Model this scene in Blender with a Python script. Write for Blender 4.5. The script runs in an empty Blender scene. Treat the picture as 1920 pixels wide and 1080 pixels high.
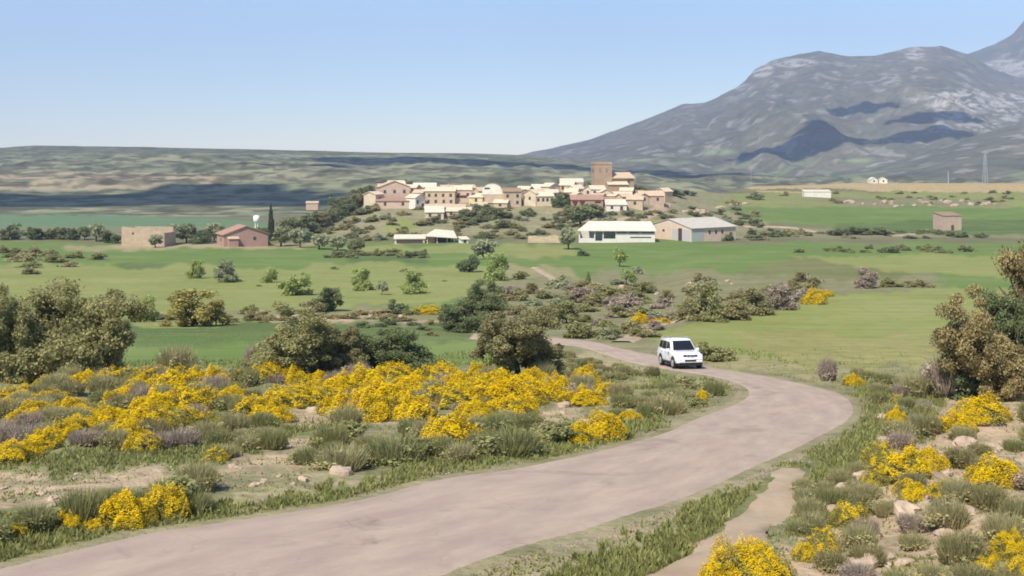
import bpy, math, random
import numpy as np
from mathutils import Vector, Matrix
random.seed(7); RNG = np.random.default_rng(7)
R = math.radians
# ---------------------------------------------------------------- camera, light, exposure
F, HY = 2100.0, 300.0            # focal length in photo pixels, horizon row of the 1920x1080 photograph
sc = bpy.context.scene
C = sc.collection
cam_d = bpy.data.cameras.new('camera'); cam = bpy.data.objects.new('camera', cam_d); C.objects.link(cam)
cam.location = (0, 0, 0); cam.rotation_euler = (R(90), 0, 0)
cam_d.sensor_width = 36; cam_d.lens = F/1920*36; cam_d.shift_y = -(540-HY)/1920
cam_d.clip_start = 0.3; cam_d.clip_end = 40000
sc.camera = cam
SUN_EL, SUN_AZ = R(50), math.atan2(-0.52, -0.855)      # azimuth measured from +Y towards +X
SD = Vector((math.sin(SUN_AZ)*math.cos(SUN_EL), math.cos(SUN_AZ)*math.cos(SUN_EL), math.sin(SUN_EL)))
w = bpy.data.worlds.new("World"); sc.world = w; w.use_nodes = True
nt = w.node_tree; bg = nt.nodes['Background']
sky = nt.nodes.new('ShaderNodeTexSky'); sky.sky_type = 'NISHITA'; sky.sun_disc = False
sky.sun_elevation = SUN_EL; sky.sun_rotation = SUN_AZ
sky.altitude = 500; sky.air_density = 1.0; sky.dust_density = 0.1; sky.ozone_density = 3.0
nt.links.new(sky.outputs[0], bg.inputs[0]); bg.inputs[1].default_value = 0.122
sl = bpy.data.lights.new('sun', 'SUN'); sun = bpy.data.objects.new('sun', sl); C.objects.link(sun)
sl.energy = 4.2; sl.angle = R(0.6); sl.color = (1, 0.93, 0.81)
sun.rotation_euler = SD.to_track_quat('Z', 'Y').to_euler(); sun.location = (-40, -40, 60)
sc.view_settings.view_transform = 'Standard'; sc.view_settings.look = 'None'
sc.view_settings.exposure = 0.58; sc.view_settings.gamma = 1
sc.render.engine = 'CYCLES'
sc.cycles.max_bounces = 5; sc.cycles.diffuse_bounces = 2; sc.cycles.transmission_bounces = 3
sc.cycles.volume_bounces = 0; sc.cycles.transparent_max_bounces = 6
sc.cycles.filter_width = 1.8

# ---------------------------------------------------------------- helpers
def lin(c):
    c = c/255.0
    return c/12.92 if c <= 0.04045 else ((c+0.055)/1.055)**2.4
GAIN = 1.30
def col(r, g, b, k=1.0):
    """base colour of a surface that shows as this sRGB value in full sun"""
    return tuple(min(0.85, lin(v)/GAIN*k) for v in (r, g, b))

def _hash(ix, iy, s):
    h = (ix.astype(np.int64)*374761393 + iy.astype(np.int64)*668265263 + s*974634777) & 0xffffffff
    h = ((h ^ (h >> 13))*1274126177) & 0xffffffff
    return ((h ^ (h >> 16)) & 0xffff)/65535.0
def vnoise(x, y, s=0):
    x = np.asarray(x, float); y = np.asarray(y, float)
    ix = np.floor(x); iy = np.floor(y); fx = x-ix; fy = y-iy
    fx = fx*fx*fx*(fx*(fx*6-15)+10); fy = fy*fy*fy*(fy*(fy*6-15)+10)
    a = _hash(ix, iy, s); b = _hash(ix+1, iy, s); c = _hash(ix, iy+1, s); d = _hash(ix+1, iy+1, s)
    return (a*(1-fx)+b*fx)*(1-fy)+(c*(1-fx)+d*fx)*fy
def fbm(x, y, o=4, s=0):
    t = 0; a = .5; n = 0
    for i in range(o):
        t = t+a*vnoise(x, y, s+i*17); n += a; a *= .5; x = x*2.03+11.3; y = y*2.03+5.7
    return t/n                                           # 0..1
def ridged(x, y, o=4, s=0):
    t = 0; a = .5; n = 0
    for i in range(o):
        t = t+a*(1-np.abs(2*vnoise(x, y, s+i*13)-1)); n += a; a *= .5; x = x*2.1+3.1; y = y*2.1+7.7
    return t/n
def sstep(a, b, x):
    t = np.clip((np.asarray(x, float)-a)/(b-a), 0, 1); return t*t*(3-2*t)

# ---------------------------------------------------------------- terrain profile: columns of (depth, height)
def P(*pairs):                                           # (row seen, depth) -> (depth, height)
    return [(d, -(py-HY)/F*d) for py, d in pairs]
FORE = [(d, -(4.24+.129*d)) for d in (0.5, 3, 8, 14, 20, 30, 45, 60, 74)]
def crest(pts, py, d):                                   # a far skyline, level behind it
    z = -(py-HY)/F*d
    return pts+[(d, z), (d*1.15, z-2), (14000, z-30)]
LFT = P((676, 88), (652, 97), (618, 102), (603, 125), (575, 150), (550, 180), (520, 215), (500, 255), (470, 340), (458, 372), (447, 400))
FARL = P((436, 480), (425, 620), (412, 850), (400, 960), (375, 1150), (345, 1450), (318, 1850), (298, 2250))
CEN = P((672, 82), (647, 92), (627, 104), (600, 124), (570, 150), (540, 187), (510, 238), (480, 295), (462, 338), (453, 370))
RGT = P((645, 92), (602, 112), (570, 130), (547, 150), (534, 172), (520, 200), (500, 235), (480, 275), (465, 320), (455, 362))
VIL = P((440, 393), (420, 413), (400, 433), (380, 453), (362, 472), (353, 488))
def vdrop(zc, z1, d1):
    return [(515, zc-1.5), (600, zc-22), (800, -48), (1050, -50), (d1, z1)]
COLS = {
 -3200: FORE+LFT+crest(FARL, 285, 2700), -200: FORE+LFT+crest(FARL, 281, 2700), 0: FORE+LFT+crest(FARL, 277, 2700), 70: FORE+LFT+crest(FARL, 272, 2700),
 200: FORE+LFT+crest(FARL, 274, 2700), 480: FORE+LFT+crest(FARL, 280, 2700),
 560: FORE+LFT+P((440, 415), (432, 430))+crest(P((425, 620), (405, 900), (375, 1150), (345, 1450), (318, 1850), (300, 2250)), 282, 2700),
 600: FORE+LFT+P((430, 412), (416, 432))+[(455, -26), (520, -36), (700, -44)]+crest(P((400, 960), (375, 1150), (345, 1450), (318, 1850), (302, 2250)), 282, 2700),
 640: FORE+LFT[:-1]+P((440, 398), (415, 425), (394, 452))+[(480, -23), (560, -38), (800, -50)]+crest(P((365, 1200), (340, 1500), (316, 1900), (303, 2250)), 284, 2700),
 690: FORE+LFT[:-1]+P((440, 393), (410, 424), (385, 452), (361, 482))+vdrop(-14, -50, 1100)+crest(P((345, 1450), (325, 1850), (305, 2250)), 285, 2700),
 740: FORE+LFT[:-1]+VIL+vdrop(-12.5, -50, 1100)+crest(P((345, 1450), (325, 1850), (306, 2250)), 286, 2700),
 900: FORE+CEN+VIL+vdrop(-12.5, -50, 1100)+crest(P((345, 1450), (325, 1850), (307, 2250)), 288, 2700),
 1000: FORE+CEN+VIL+vdrop(-12.5, -50, 1100)+crest(P((345, 1450), (328, 1850), (311, 2250)), 292, 2700),
 1180: FORE+CEN+VIL+vdrop(-12.5, -50, 1100)+crest(P((347, 1500), (335, 2000)), 318, 2700),
 1250: FORE+CEN+P((440, 392), (420, 420), (400, 448), (376, 488), (356, 528))+[(560, -17), (700, -38), (1000, -52)]+crest(P((347, 1500), (335, 2000)), 324, 2700),
 1300: FORE+RGT+P((445, 390), (425, 425), (400, 465), (372, 530), (354, 590))+[(640, -20), (800, -38), (1100, -52)]+crest(P((347, 1500), (336, 2000)), 328, 2700),
 1400: FORE+RGT+P((445, 395), (428, 435), (402, 490), (372, 590), (350, 680))+[(750, -18), (900, -34), (1200, -50)]+crest(P((347, 1600), (338, 2000)), 332, 2700),
 1600: FORE+RGT+P((446, 388), (438, 420), (420, 470), (395, 540), (370, 620), (354, 680), (343, 730))+[(800, -16.5), (950, -30), (1200, -50)]+crest(P((347, 1600),), 338, 2700),
 1900: FORE+RGT+P((447, 395), (432, 438), (402, 508), (372, 595), (354, 675), (343, 735))+[(800, -17), (950, -30), (1200, -50)]+crest(P((347, 1600),), 340, 2700),
 5200: FORE+RGT+P((447, 395), (432, 438), (402, 508), (372, 595), (354, 675), (343, 735))+[(800, -17), (950, -30), (1200, -50)]+crest(P((347, 1600),), 340, 2700)}
ND = 640
LD = np.linspace(math.log(0.5), math.log(14000), ND)
PXT = np.arange(-3200, 5201, 10)
_keys = sorted(COLS)
_cz = np.array([np.interp(np.exp(LD), [p[0] for p in COLS[k]], [p[1] for p in COLS[k]]) for k in _keys])
TAB = np.empty((len(PXT), ND))
for j in range(ND): TAB[:, j] = np.interp(PXT, _keys, _cz[:, j])
def _blur(a, n, axis):
    k = np.hanning(n+2)[1:-1]; k /= k.sum()
    p = [(0, 0), (0, 0)]; p[axis] = (n//2, n//2)
    return np.apply_along_axis(lambda v: np.convolve(v, k, 'valid'), axis, np.pad(a, p, 'edge'))
TAB = _blur(_blur(TAB, 5, 1), 5, 0)
def base_h(x, d):
    x = np.asarray(x, float); d = np.maximum(np.asarray(d, float), .5)
    px = 960+F*x/d
    a = np.clip((px+3200)/10, 0, len(PXT)-1.001); b = np.clip((np.log(d)-LD[0])/(LD[1]-LD[0]), 0, ND-1.001)
    i = a.astype(int); j = b.astype(int); fa = a-i; fb = b-j
    return (TAB[i, j]*(1-fa)+TAB[i+1, j]*fa)*(1-fb)+(TAB[i, j+1]*(1-fa)+TAB[i+1, j+1]*fa)*fb

# ---------------------------------------------------------------- the road, from its two edges
def flat_hit(px, py, hf=base_h):
    ds = np.exp(np.linspace(math.log(6), math.log(4000), 3000))
    z = -(py-HY)/F*ds; h = hf((px-960)/F*ds, ds)
    k = np.argmax(h >= z)
    if h[k] < z[k]: k = len(ds)-1
    if k > 0:
        a = z[k-1]-h[k-1]; b = h[k]-z[k]; t = a/(a+b+1e-9); d = ds[k-1]*(1-t)+ds[k]*t
    else: d = ds[0]
    return (px-960)/F*d, d
PAIRS = [((-400, 1150), (250, 1400)), ((-150, 1090), (420, 1250)), ((0, 1053), (600, 1178)), ((233, 998), (760, 1128)), ((389, 975), (860, 1090)), ((640, 936), (989, 1038)),
 ((814, 893), (1120, 1003)), ((930, 878), (1200, 974)), ((1047, 856), (1279, 948)), ((1150, 833), (1368, 912)), ((1240, 807), (1432, 880)),
 ((1298, 781), (1506, 848)), ((1345, 764), (1562, 818)), ((1378, 750), (1606, 792)), ((1392, 737), (1616, 766)), ((1384, 725), (1592, 741)),
 ((1362, 715), (1530, 724)), ((1318, 704), (1442, 706)), ((1240, 692), (1335, 688)), ((1185, 682), (1240, 668)), ((1130, 665), (1165, 653)),
 ((1085, 651), (1112, 640)), ((1040, 646), (1050, 634)), ((960, 640), (975, 628)), ((880, 636), (890, 625))]
E1 = np.array([flat_hit(*p[0]) for p in PAIRS]); E2 = np.array([flat_hit(*p[1]) for p in PAIRS])
def catmull(p, n):
    out = []
    for i in range(len(p)-1):
        p0 = p[max(i-1, 0)]; p1 = p[i]; p2 = p[i+1]; p3 = p[min(i+2, len(p)-1)]
        for k in range(n):
            t = k/n
            out.append(.5*((2*p1)+(-p0+p2)*t+(2*p0-5*p1+4*p2-p3)*t*t+(-p0+3*p1-3*p2+p3)*t**3))
    out.append(p[-1]); return np.array(out)
E1s, E2s = catmull(E1, 16), catmull(E2, 16)
RC = (E1s+E2s)/2; RW = np.linalg.norm(E1s-E2s, axis=1)/2
TRK = [np.array([flat_hit(*q) for q in l]) for l in (
    [(1478, 880), (1462, 925), (1420, 975), (1350, 1030), (1240, 1110), (1100, 1190)],)]
def inpoly(px, py, poly):
    r = np.zeros(px.shape, bool); n = len(poly); j = n-1
    for i in range(n):
        xi, yi = poly[i]; xj, yj = poly[j]
        if yi != yj:
            c = ((yi > py) != (yj > py)) & (px < (xj-xi)*(py-yi)/(yj-yi)+xi); r ^= c
        j = i
    return r
RPOLY = [tuple(p) for p in E1s[::3]]+[tuple(p) for p in E2s[::-3]]
def _resamp(p, st):
    L = np.concatenate([[0], np.cumsum(np.linalg.norm(np.diff(p, axis=0), axis=1))]); t = np.arange(0, L[-1], st)
    return np.column_stack([np.interp(t, L, p[:, 0]), np.interp(t, L, p[:, 1])])
EDG = np.concatenate([_resamp(E1s, .35), _resamp(E2s, .35)]); EDG = EDG[EDG[:, 1] < 110]
def near_road(x, y, extra=0.0):
    """distance outside the road edge (negative inside)"""
    x = np.asarray(x, float); y = np.asarray(y, float); shp = x.shape
    x = x.ravel(); y = y.ravel(); out = np.full(x.shape, 99.0)
    m = (y < 135) & (y > 2) & (np.abs(x) < 60); idx = np.nonzero(m)[0]
    for s in range(0, len(idx), 20000):
        q = idx[s:s+20000]
        dd = np.sqrt((x[q, None]-RC[None, ::2, 0])**2+(y[q, None]-RC[None, ::2, 1])**2)-RW[None, ::2]
        out[q] = dd.min(1)
    c_ = np.nonzero(out < 5)[0]
    for s in range(0, len(c_), 8000):
        q = c_[s:s+8000]
        dd = np.sqrt(((x[q, None]-EDG[None, :, 0])**2+(y[q, None]-EDG[None, :, 1])**2).min(1))
        out[q] = np.where(inpoly(x[q], y[q], RPOLY), -dd, dd)
    return out.reshape(shp)
def relief(x, d):
    x = np.asarray(x, float); d = np.asarray(d, float)
    near = (1-sstep(70, 95, d))
    px = 960+F*x/d
    n = near*(0.55*(fbm(x/5.5, d/5.5, 4, 3)-.5)+0.22*(fbm(x/1.3, d/1.3, 3, 9)-.5))
    n = n+near*sstep(1500, 1750, px)*(0.9*(ridged(x/6, d/6, 3, 31)-.55))
    n = n+sstep(75, 110, d)*(1-sstep(600, 900, d))*0.7*(fbm(x/16, d/16, 3, 5)-.5)
    n = n+sstep(385, 420, d)*(1-sstep(560, 700, d))*sstep(600, 700, px)*(1-sstep(1260, 1330, px))*2.2*(fbm(x/18, d/12, 3, 25)-.5)
    far = sstep(1000, 1500, d)
    amp = far*(1-.9*sstep(2100, 2600, d))
    return n+amp*(30*(ridged(x/330, d/420, 4, 41)-.55)+12*(ridged(x/90, d/130, 3, 44)-.55))
def height(x, d):
    b = base_h(x, d)
    k = sstep(0.2, 1.8, near_road(x, d))
    return b+relief(x, d)*k
_DS = np.exp(np.linspace(math.log(6), math.log(5000), 2600))
def hit(px, py, dmin=0):
    ds = _DS[_DS > dmin]; X = (px-960)/F*ds
    z = -(py-HY)/F*ds; h = base_h(X, ds)
    near = ds < 140
    h = h+relief(X, ds)*np.where(near, sstep(0.2, 1.8, near_road(X, ds)), 1)
    k = int(np.argmax(h >= z))
    if h[k] < z[k]: k = int(np.argmin(np.abs(h-z)))
    d = float(ds[k]); x = (px-960)/F*d
    return x, d, float(height(np.array([x]), np.array([d]))[0])
def gh(x, y): return float(height(np.array([float(x)]), np.array([float(y)]))[0])

# ---------------------------------------------------------------- mesh and material helpers
def link(o, parent=None):
    C.objects.link(o)
    if parent is not None: o.parent = parent
    return o
def tag(o, label=None, cat=None, group=None, kind=None):
    if label: o['label'] = label
    if cat: o['category'] = cat
    if group: o['group'] = group
    if kind: o['kind'] = kind
    return o
def empty(name, loc=(0, 0, 0), rz=0, s=(1, 1, 1)):
    o = bpy.data.objects.new(name, None); o.empty_display_size = .3
    o.location = loc; o.rotation_euler = (0, 0, rz); o.scale = s
    return link(o)
def np_mesh(name, V, Fq, smooth=False):
    """V (n,3); Fq (m,k) with k = 3 or 4"""
    me = bpy.data.meshes.new(name); V = np.ascontiguousarray(V, np.float32); Fq = np.ascontiguousarray(Fq, np.int32)
    m, k = Fq.shape
    me.vertices.add(len(V)); me.vertices.foreach_set('co', V.ravel())
    me.loops.add(m*k); me.loops.foreach_set('vertex_index', Fq.ravel())
    me.polygons.add(m); me.polygons.foreach_set('loop_start', np.arange(0, m*k, k, dtype=np.int32))
    me.update(calc_edges=True)
    if smooth: me.polygons.foreach_set('use_smooth', np.ones(m, bool))
    me.validate(); return me
class MB:
    def __init__(s): s.v = []; s.f = []
    def add(s, vs, fs, M=None):
        o = len(s.v)
        s.v += [tuple(M @ Vector(v)) if M is not None else tuple(v) for v in vs]
        s.f += [tuple(i+o for i in f) for f in fs]; return s
    def box(s, x0, x1, y0, y1, z0, z1, M=None):
        return s.add([(x0, y0, z0), (x1, y0, z0), (x1, y1, z0), (x0, y1, z0), (x0, y0, z1), (x1, y0, z1), (x1, y1, z1), (x0, y1, z1)],
                     [(0, 3, 2, 1), (4, 5, 6, 7), (0, 1, 5, 4), (1, 2, 6, 5), (2, 3, 7, 6), (3, 0, 4, 7)], M)
    def prism(s, poly, y0, y1, M=None):                  # poly in (x,z), extruded along y
        n = len(poly)
        vs = [(x, y0, z) for x, z in poly]+[(x, y1, z) for x, z in poly]
        fs = [tuple(range(n)), tuple(range(2*n-1, n-1, -1))]+[(i, i+n, (i+1) % n+n, (i+1) % n) for i in range(n)]
        return s.add(vs, fs, M)
    def tube(s, pts, rs, n=6):
        pts = [Vector(p) for p in pts]; o = len(s.v)
        for i, p in enumerate(pts):
            t = (pts[min(i+1, len(pts)-1)]-pts[max(i-1, 0)]).normalized()
            a = t.orthogonal().normalized(); b = t.cross(a)
            for k in range(n):
                q = p+(a*math.cos(2*math.pi*k/n)+b*math.sin(2*math.pi*k/n))*rs[i]; s.v.append(tuple(q))
        for i in range(len(pts)-1):
            for k in range(n):
                s.f.append((o+i*n+k, o+i*n+(k+1) % n, o+(i+1)*n+(k+1) % n, o+(i+1)*n+k))
        s.f.append(tuple(o+k for k in range(n-1, -1, -1))); s.f.append(tuple(o+(len(pts)-1)*n+k for k in range(n)))
        return s
    def build(s, name, mat, parent=None, smooth=False, loc=None):
        me = bpy.data.meshes.new(name); me.from_pydata(s.v, [], s.f); me.update()
        if smooth: me.polygons.foreach_set('use_smooth', [True]*len(me.polygons))
        if mat: me.materials.append(mat)
        o = bpy.data.objects.new(name, me)
        if loc: o.location = loc
        return link(o, parent)
def newmat(name, rough=.85, spec=.25):
    m = bpy.data.materials.new(name); m.use_nodes = True
    b = m.node_tree.nodes['Principled BSDF']; b.inputs['Roughness'].default_value = rough
    b.inputs['Specular IOR Level'].default_value = spec
    return m, m.node_tree, b
def node(nt, t, **kw):
    n = nt.nodes.new(t)
    for k, v in kw.items():
        if k.startswith('i_'): n.inputs[k[2:].replace('_', ' ')].default_value = v
        else: setattr(n, k, v)
    return n
def mixc(nt, fac, a, b, bt='MIX'):
    n = nt.nodes.new('ShaderNodeMix'); n.data_type = 'RGBA'; n.blend_type = bt
    for s, v in ((0, fac), (6, a), (7, b)):
        if hasattr(v, 'is_linked'): nt.links.new(v, n.inputs[s])
        else: n.inputs[s].default_value = (*v, 1) if isinstance(v, tuple) and len(v) == 3 else v
    return n.outputs[2]
def rampf(nt, src, p0, p1, a=0.0, b=1.0):
    n = nt.nodes.new('ShaderNodeMapRange'); n.inputs[1].default_value = p0; n.inputs[2].default_value = p1
    n.inputs[3].default_value = a; n.inputs[4].default_value = b; nt.links.new(src, n.inputs[0]); return n.outputs[0]
def noise(nt, scale, detail=4, rough=.6, vec=None, dist=0):
    n = nt.nodes.new('ShaderNodeTexNoise'); n.inputs['Scale'].default_value = scale; n.inputs['Detail'].default_value = detail
    n.inputs['Roughness'].default_value = rough; n.inputs['Distortion'].default_value = dist
    if vec is not None: nt.links.new(vec, n.inputs['Vector'])
    return n.outputs[0]
def math_(nt, op, a, b):
    n = nt.nodes.new('ShaderNodeMath'); n.operation = op
    for i, v in enumerate((a, b)):
        if hasattr(v, 'is_linked'): nt.links.new(v, n.inputs[i])
        else: n.inputs[i].default_value = v
    return n.outputs[0]
def bump(nt, b, h, strength, dist=.05):
    n = nt.nodes.new('ShaderNodeBump'); n.inputs['Distance'].default_value = dist
    if hasattr(strength, 'is_linked'): nt.links.new(strength, n.inputs['Strength'])
    else: n.inputs['Strength'].default_value = strength
    nt.links.new(h, n.inputs['Height']); nt.links.new(n.outputs[0], b.inputs['Normal'])
_mc = {}
def rough_mat(name, c, c2=None, scale=1.2, amt=1.0, rough=.9, bmp=.25):
    """weathered mineral surface: two tones mixed by noise"""
    key = (name, c, c2)
    if key in _mc: return _mc[key]
    m, nt, b = newmat(name, rough)
    geo = nt.nodes.new('ShaderNodeNewGeometry').outputs['Position']
    n1 = noise(nt, scale, 5, .65, geo); n2 = noise(nt, scale*7, 3, .6, geo)
    c2 = c2 or tuple(v*.68 for v in c)
    k = mixc(nt, rampf(nt, n1, .35, .68), c2, c)
    k = mixc(nt, rampf(nt, n2, .3, .7, 0, .35*amt), k, tuple(v*.6 for v in c))
    nt.links.new(k, b.inputs['Base Color']); bump(nt, b, n2, bmp)
    _mc[key] = m; return m
def plain_mat(name, c, rough=.5, spec=.3, metal=0.0, coat=0.0):
    key = (name, c)
    if key in _mc: return _mc[key]
    m, nt, b = newmat(name, rough, spec)
    geo = nt.nodes.new('ShaderNodeNewGeometry').outputs['Position']
    k = mixc(nt, rampf(nt, noise(nt, 3, 3, .6, geo), .3, .7, 0, .12), c, tuple(v*.7 for v in c))
    nt.links.new(k, b.inputs['Base Color']); b.inputs['Metallic'].default_value = metal
    b.inputs['Coat Weight'].default_value = coat
    _mc[key] = m; return m

# ---------------------------------------------------------------- ground sheet with its cover painted as the fields lie
GP = {'scrub': col(150, 144, 108), 'scrub2': col(128, 122, 92), 'verge': col(126, 128, 80), 'earth': col(210, 180, 154), 'earth2': col(172, 142, 116),
      'field': col(115, 138, 72), 'field2': col(152, 156, 92), 'dark': col(96, 118, 64), 'yel': col(166, 158, 100), 'dry': col(172, 160, 118),
      'hill': col(166, 156, 124), 'sand': col(214, 184, 140), 'far': col(160, 154, 122), 'farg': col(138, 138, 106), 'cliff': col(214, 176, 150), 'dk': col(112, 108, 84),
      'teal': col(112, 142, 104), 'pale': col(184, 168, 134)}
def inpoly(px, py, poly):
    r = np.zeros(px.shape, bool); n = len(poly); j = n-1
    for i in range(n):
        xi, yi = poly[i]; xj, yj = poly[j]
        if yi != yj:
            c = ((yi > py) != (yj > py)) & (px < (xj-xi)*(py-yi)/(yj-yi)+xi); r ^= c
        j = i
    return r
# (colour, scrubbiness, depth range, polygon, edge jitter in px)
REG = [
 ('scrub', .8, 0, 95, [(-9999, 640), (9999, 640), (9999, 5000), (-9999, 5000)], 0),
 ('field', .12, 80, 420, [(-3000, 455), (1250, 455), (1500, 455), (6000, 455), (6000, 600), (1200, 600), (1100, 660), (-3000, 690)], 2),
 ('field2', .25, 120, 420, [(-3000, 500), (420, 497), (640, 493), (1000, 500), (1100, 530), (900, 560), (700, 575), (430, 590), (-3000, 600)], 3),
 ('field', .1, 150, 420, [(120, 470), (330, 466), (520, 464), (640, 480), (560, 500), (300, 497), (120, 490)], 2),
 ('dark', .3, 100, 420, [(215, 492), (240, 490), (310, 493), (312, 500), (230, 503)], 1),
 ('dark', .3, 100, 420, [(650, 478), (690, 474), (800, 482), (800, 492), (650, 491)], 1),
 ('field2', .3, 100, 420, [(620, 462), (1080, 458), (1090, 476), (1000, 484), (800, 474), (690, 472)], 2),
 ('dry', .7, 100, 420, [(960, 500), (1060, 498), (1110, 520), (1090, 545), (990, 552), (940, 530)], 3),
 ('scrub', .8, 85, 260, [(880, 545), (1000, 520), (1180, 515), (1320, 512), (1560, 515), (1780, 520), (1780, 545), (1560, 548), (1450, 580), (1300, 606), (1180, 650), (1000, 690), (860, 690)], 4),
 ('field2', .15, 100, 420, [(1480, 478), (1700, 476), (1850, 478), (2400, 478), (2400, 520), (1700, 515), (1560, 505)], 2),
 ('verge', .5, 100, 420, [(1430, 485), (1520, 482), (1600, 498), (1720, 512), (1700, 522), (1380, 515)], 3),
 ('field', .1, 100, 400, [(1110, 462), (1420, 455), (1500, 452), (1860, 462), (1860, 476), (1480, 480), (1380, 508), (1210, 512)], 2),
 ('scrub', .5, 90, 200, [(250, 592), (460, 585), (700, 578), (880, 585), (880, 604), (460, 606), (250, 604)], 3),
 ('field2', .2, 95, 200, [(-200, 600), (240, 598), (480, 598), (480, 612), (240, 612), (-200, 615)], 2),
 ('dark', .6, 90, 130, [(-200, 612), (240, 612), (480, 608), (560, 610), (840, 600), (900, 640), (480, 655), (230, 655), (-200, 660)], 3),
 ('field', .15, 75, 105, [(-200, 655), (480, 650), (900, 640), (900, 700), (-200, 700)], 3),
 ('earth', .7, 100, 180, [(460, 594), (520, 586), (640, 588), (760, 590), (830, 596), (800, 600), (690, 598), (560, 606), (470, 604)], 3),
 ('field2', .2, 74, 180, [(1300, 610), (1460, 582), (1560, 550), (1780, 545), (6000, 540), (6000, 700), (1750, 690), (1400, 690), (1330, 660), (1240, 640), (1200, 630)], 3),
 ('yel', .45, 60, 140, [(1390, 632), (1500, 618), (1640, 625), (1800, 640), (1800, 700), (1560, 690), (1430, 668)], 8),
 ('dry', .6, 60, 100, [(1320, 662), (1440, 680), (1560, 690), (1700, 700), (1560, 716), (1440, 700), (1330, 686)], 4),
 ('pale', .5, 60, 100, [(1090, 655), (1180, 678), (1250, 694), (1240, 702), (1150, 700), (1060, 672)], 3),
 ('verge', .6, 55, 90, [(1130, 700), (1250, 697), (1330, 706), (1380, 726), (1370, 745), (1290, 775), (1150, 780), (1140, 740)], 5),
 ('dry', .6, 45, 75, [(1090, 716), (1230, 712), (1240, 724), (1120, 730)], 3),
 # left slope
 ('verge', .55, 0, 90, [(-200, 1010), (0, 960), (150, 960), (400, 945), (640, 900), (900, 845), (1100, 815), (1240, 780), (1240, 812), (1047, 860), (814, 900), (640, 944), (389, 982), (233, 1005), (0, 1060), (-200, 1120)], 4),
 ('verge', .6, 0, 90, [(-200, 850), (60, 850), (260, 838), (420, 828), (520, 842), (500, 868), (250, 872), (60, 885), (-200, 900)], 6),
 ('verge', .6, 0, 90, [(510, 780), (620, 775), (700, 790), (640, 815), (520, 815)], 5),
 ('earth', .9, 0, 90, [(-200, 895), (60, 892), (260, 878), (300, 890), (430, 862), (520, 818), (560, 815), (620, 850), (640, 885), (530, 905), (400, 915), (260, 930), (60, 965), (-200, 985)], 7),
 ('pale', .9, 0, 90, [(390, 905), (640, 870), (720, 890), (640, 915), (420, 945)], 7),
 ('earth', .8, 0, 90, [(520, 765), (600, 762), (720, 778), (800, 790), (800, 806), (700, 800), (540, 790)], 7),
 ('earth', .8, 0, 90, [(1010, 750), (1080, 755), (1090, 790), (1020, 795)], 6),
 ('earth', .8, 0, 90, [(1120, 745), (1200, 752), (1200, 785), (1150, 785)], 6),
 # right bank
 ('earth', 1.0, 0, 62, [(1560, 860), (1700, 770), (1830, 735), (2600, 700), (3600, 1400), (1200, 1400), (1380, 1060), (1500, 960)], 8),
 ('verge', .6, 0, 80, [(1600, 700), (1680, 740), (1660, 800), (1630, 880), (1620, 930), (1560, 960), (1500, 930), (1400, 900), (1500, 860), (1575, 815), (1605, 780), (1605, 755), (1580, 735)], 5),
 ('verge', .6, 0, 70, [(1700, 735), (1800, 745), (1760, 820), (1690, 830), (1660, 790)], 6),
 ('verge', .6, 0, 70, [(1450, 885), (1370, 918), (1240, 968), (1130, 1012), (1050, 1060), (1000, 1120), (1280, 1120), (1340, 1030), (1420, 960)], 6),
 ('pale', .8, 0, 70, [(1240, 958), (1130, 1005), (990, 1040), (900, 1085), (960, 1120), (1080, 1040), (1230, 990)], 7),
 # farm level and village hill
 ('dry', .6, 330, 430, [(120, 462), (330, 456), (600, 452), (620, 460), (500, 464), (320, 466), (120, 474)], 2),
 ('pale', .2, 330, 430, [(200, 462), (260, 458), (400, 457), (500, 460), (500, 464), (330, 464), (220, 468)], 1),
 ('hill', .9, 388, 620, [(520, 455), (600, 410), (700, 340), (1260, 340), (1440, 335), (1440, 450), (1090, 456), (700, 462)], 1),
 ('farg', .9, 395, 560, [(540, 430), (640, 380), (710, 330), (700, 380), (640, 420), (560, 445)], 1),
 ('field2', .2, 395, 560, [(722, 412), (770, 410), (780, 430), (740, 446), (720, 440)], 1),
 ('field2', .3, 395, 460, [(1120, 408), (1225, 406), (1240, 420), (1100, 424)], 1),
 ('field2', .5, 395, 470, [(1060, 440), (1090, 425), (1400, 440), (1400, 452), (1060, 456)], 1),
 # right plateau
 ('scrub', .7, 395, 900, [(1380, 430), (1760, 425), (6000, 425), (6000, 448), (1380, 450)], 1),
 ('field', .15, 400, 900, [(1350, 388), (1480, 384), (1620, 386), (6000, 384), (6000, 418), (1780, 424), (1560, 425), (1420, 412)], 1),
 ('dark', .2, 400, 900, [(1560, 420), (1760, 414), (1830, 410), (6000, 412), (6000, 436), (1700, 440), (1560, 436)], 1),
 ('field2', .6, 480, 900, [(1330, 384), (1380, 362), (1500, 360), (6000, 360), (6000, 388), (1480, 388)], 1),
 ('scrub', 1.0, 480, 900, [(1480, 372), (1600, 370), (1850, 374), (1900, 386), (1600, 388)], 1),
 ('sand', .7, 560, 900, [(1390, 346), (1500, 342), (6000, 330), (6000, 366), (1700, 360), (1560, 354), (1400, 353)], 1),
 ('sand', .7, 590, 900, [(1420, 356), (1500, 359), (1500, 362), (1420, 359)], .5),
 # far left
 ('teal', .15, 560, 1000, [(-3000, 404), (220, 404), (420, 410), (500, 418), (500, 440), (-3000, 440)], 1),
 ('farg', .6, 430, 620, [(-3000, 424), (520, 424), (520, 450), (-3000, 455)], 1),
]
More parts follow.
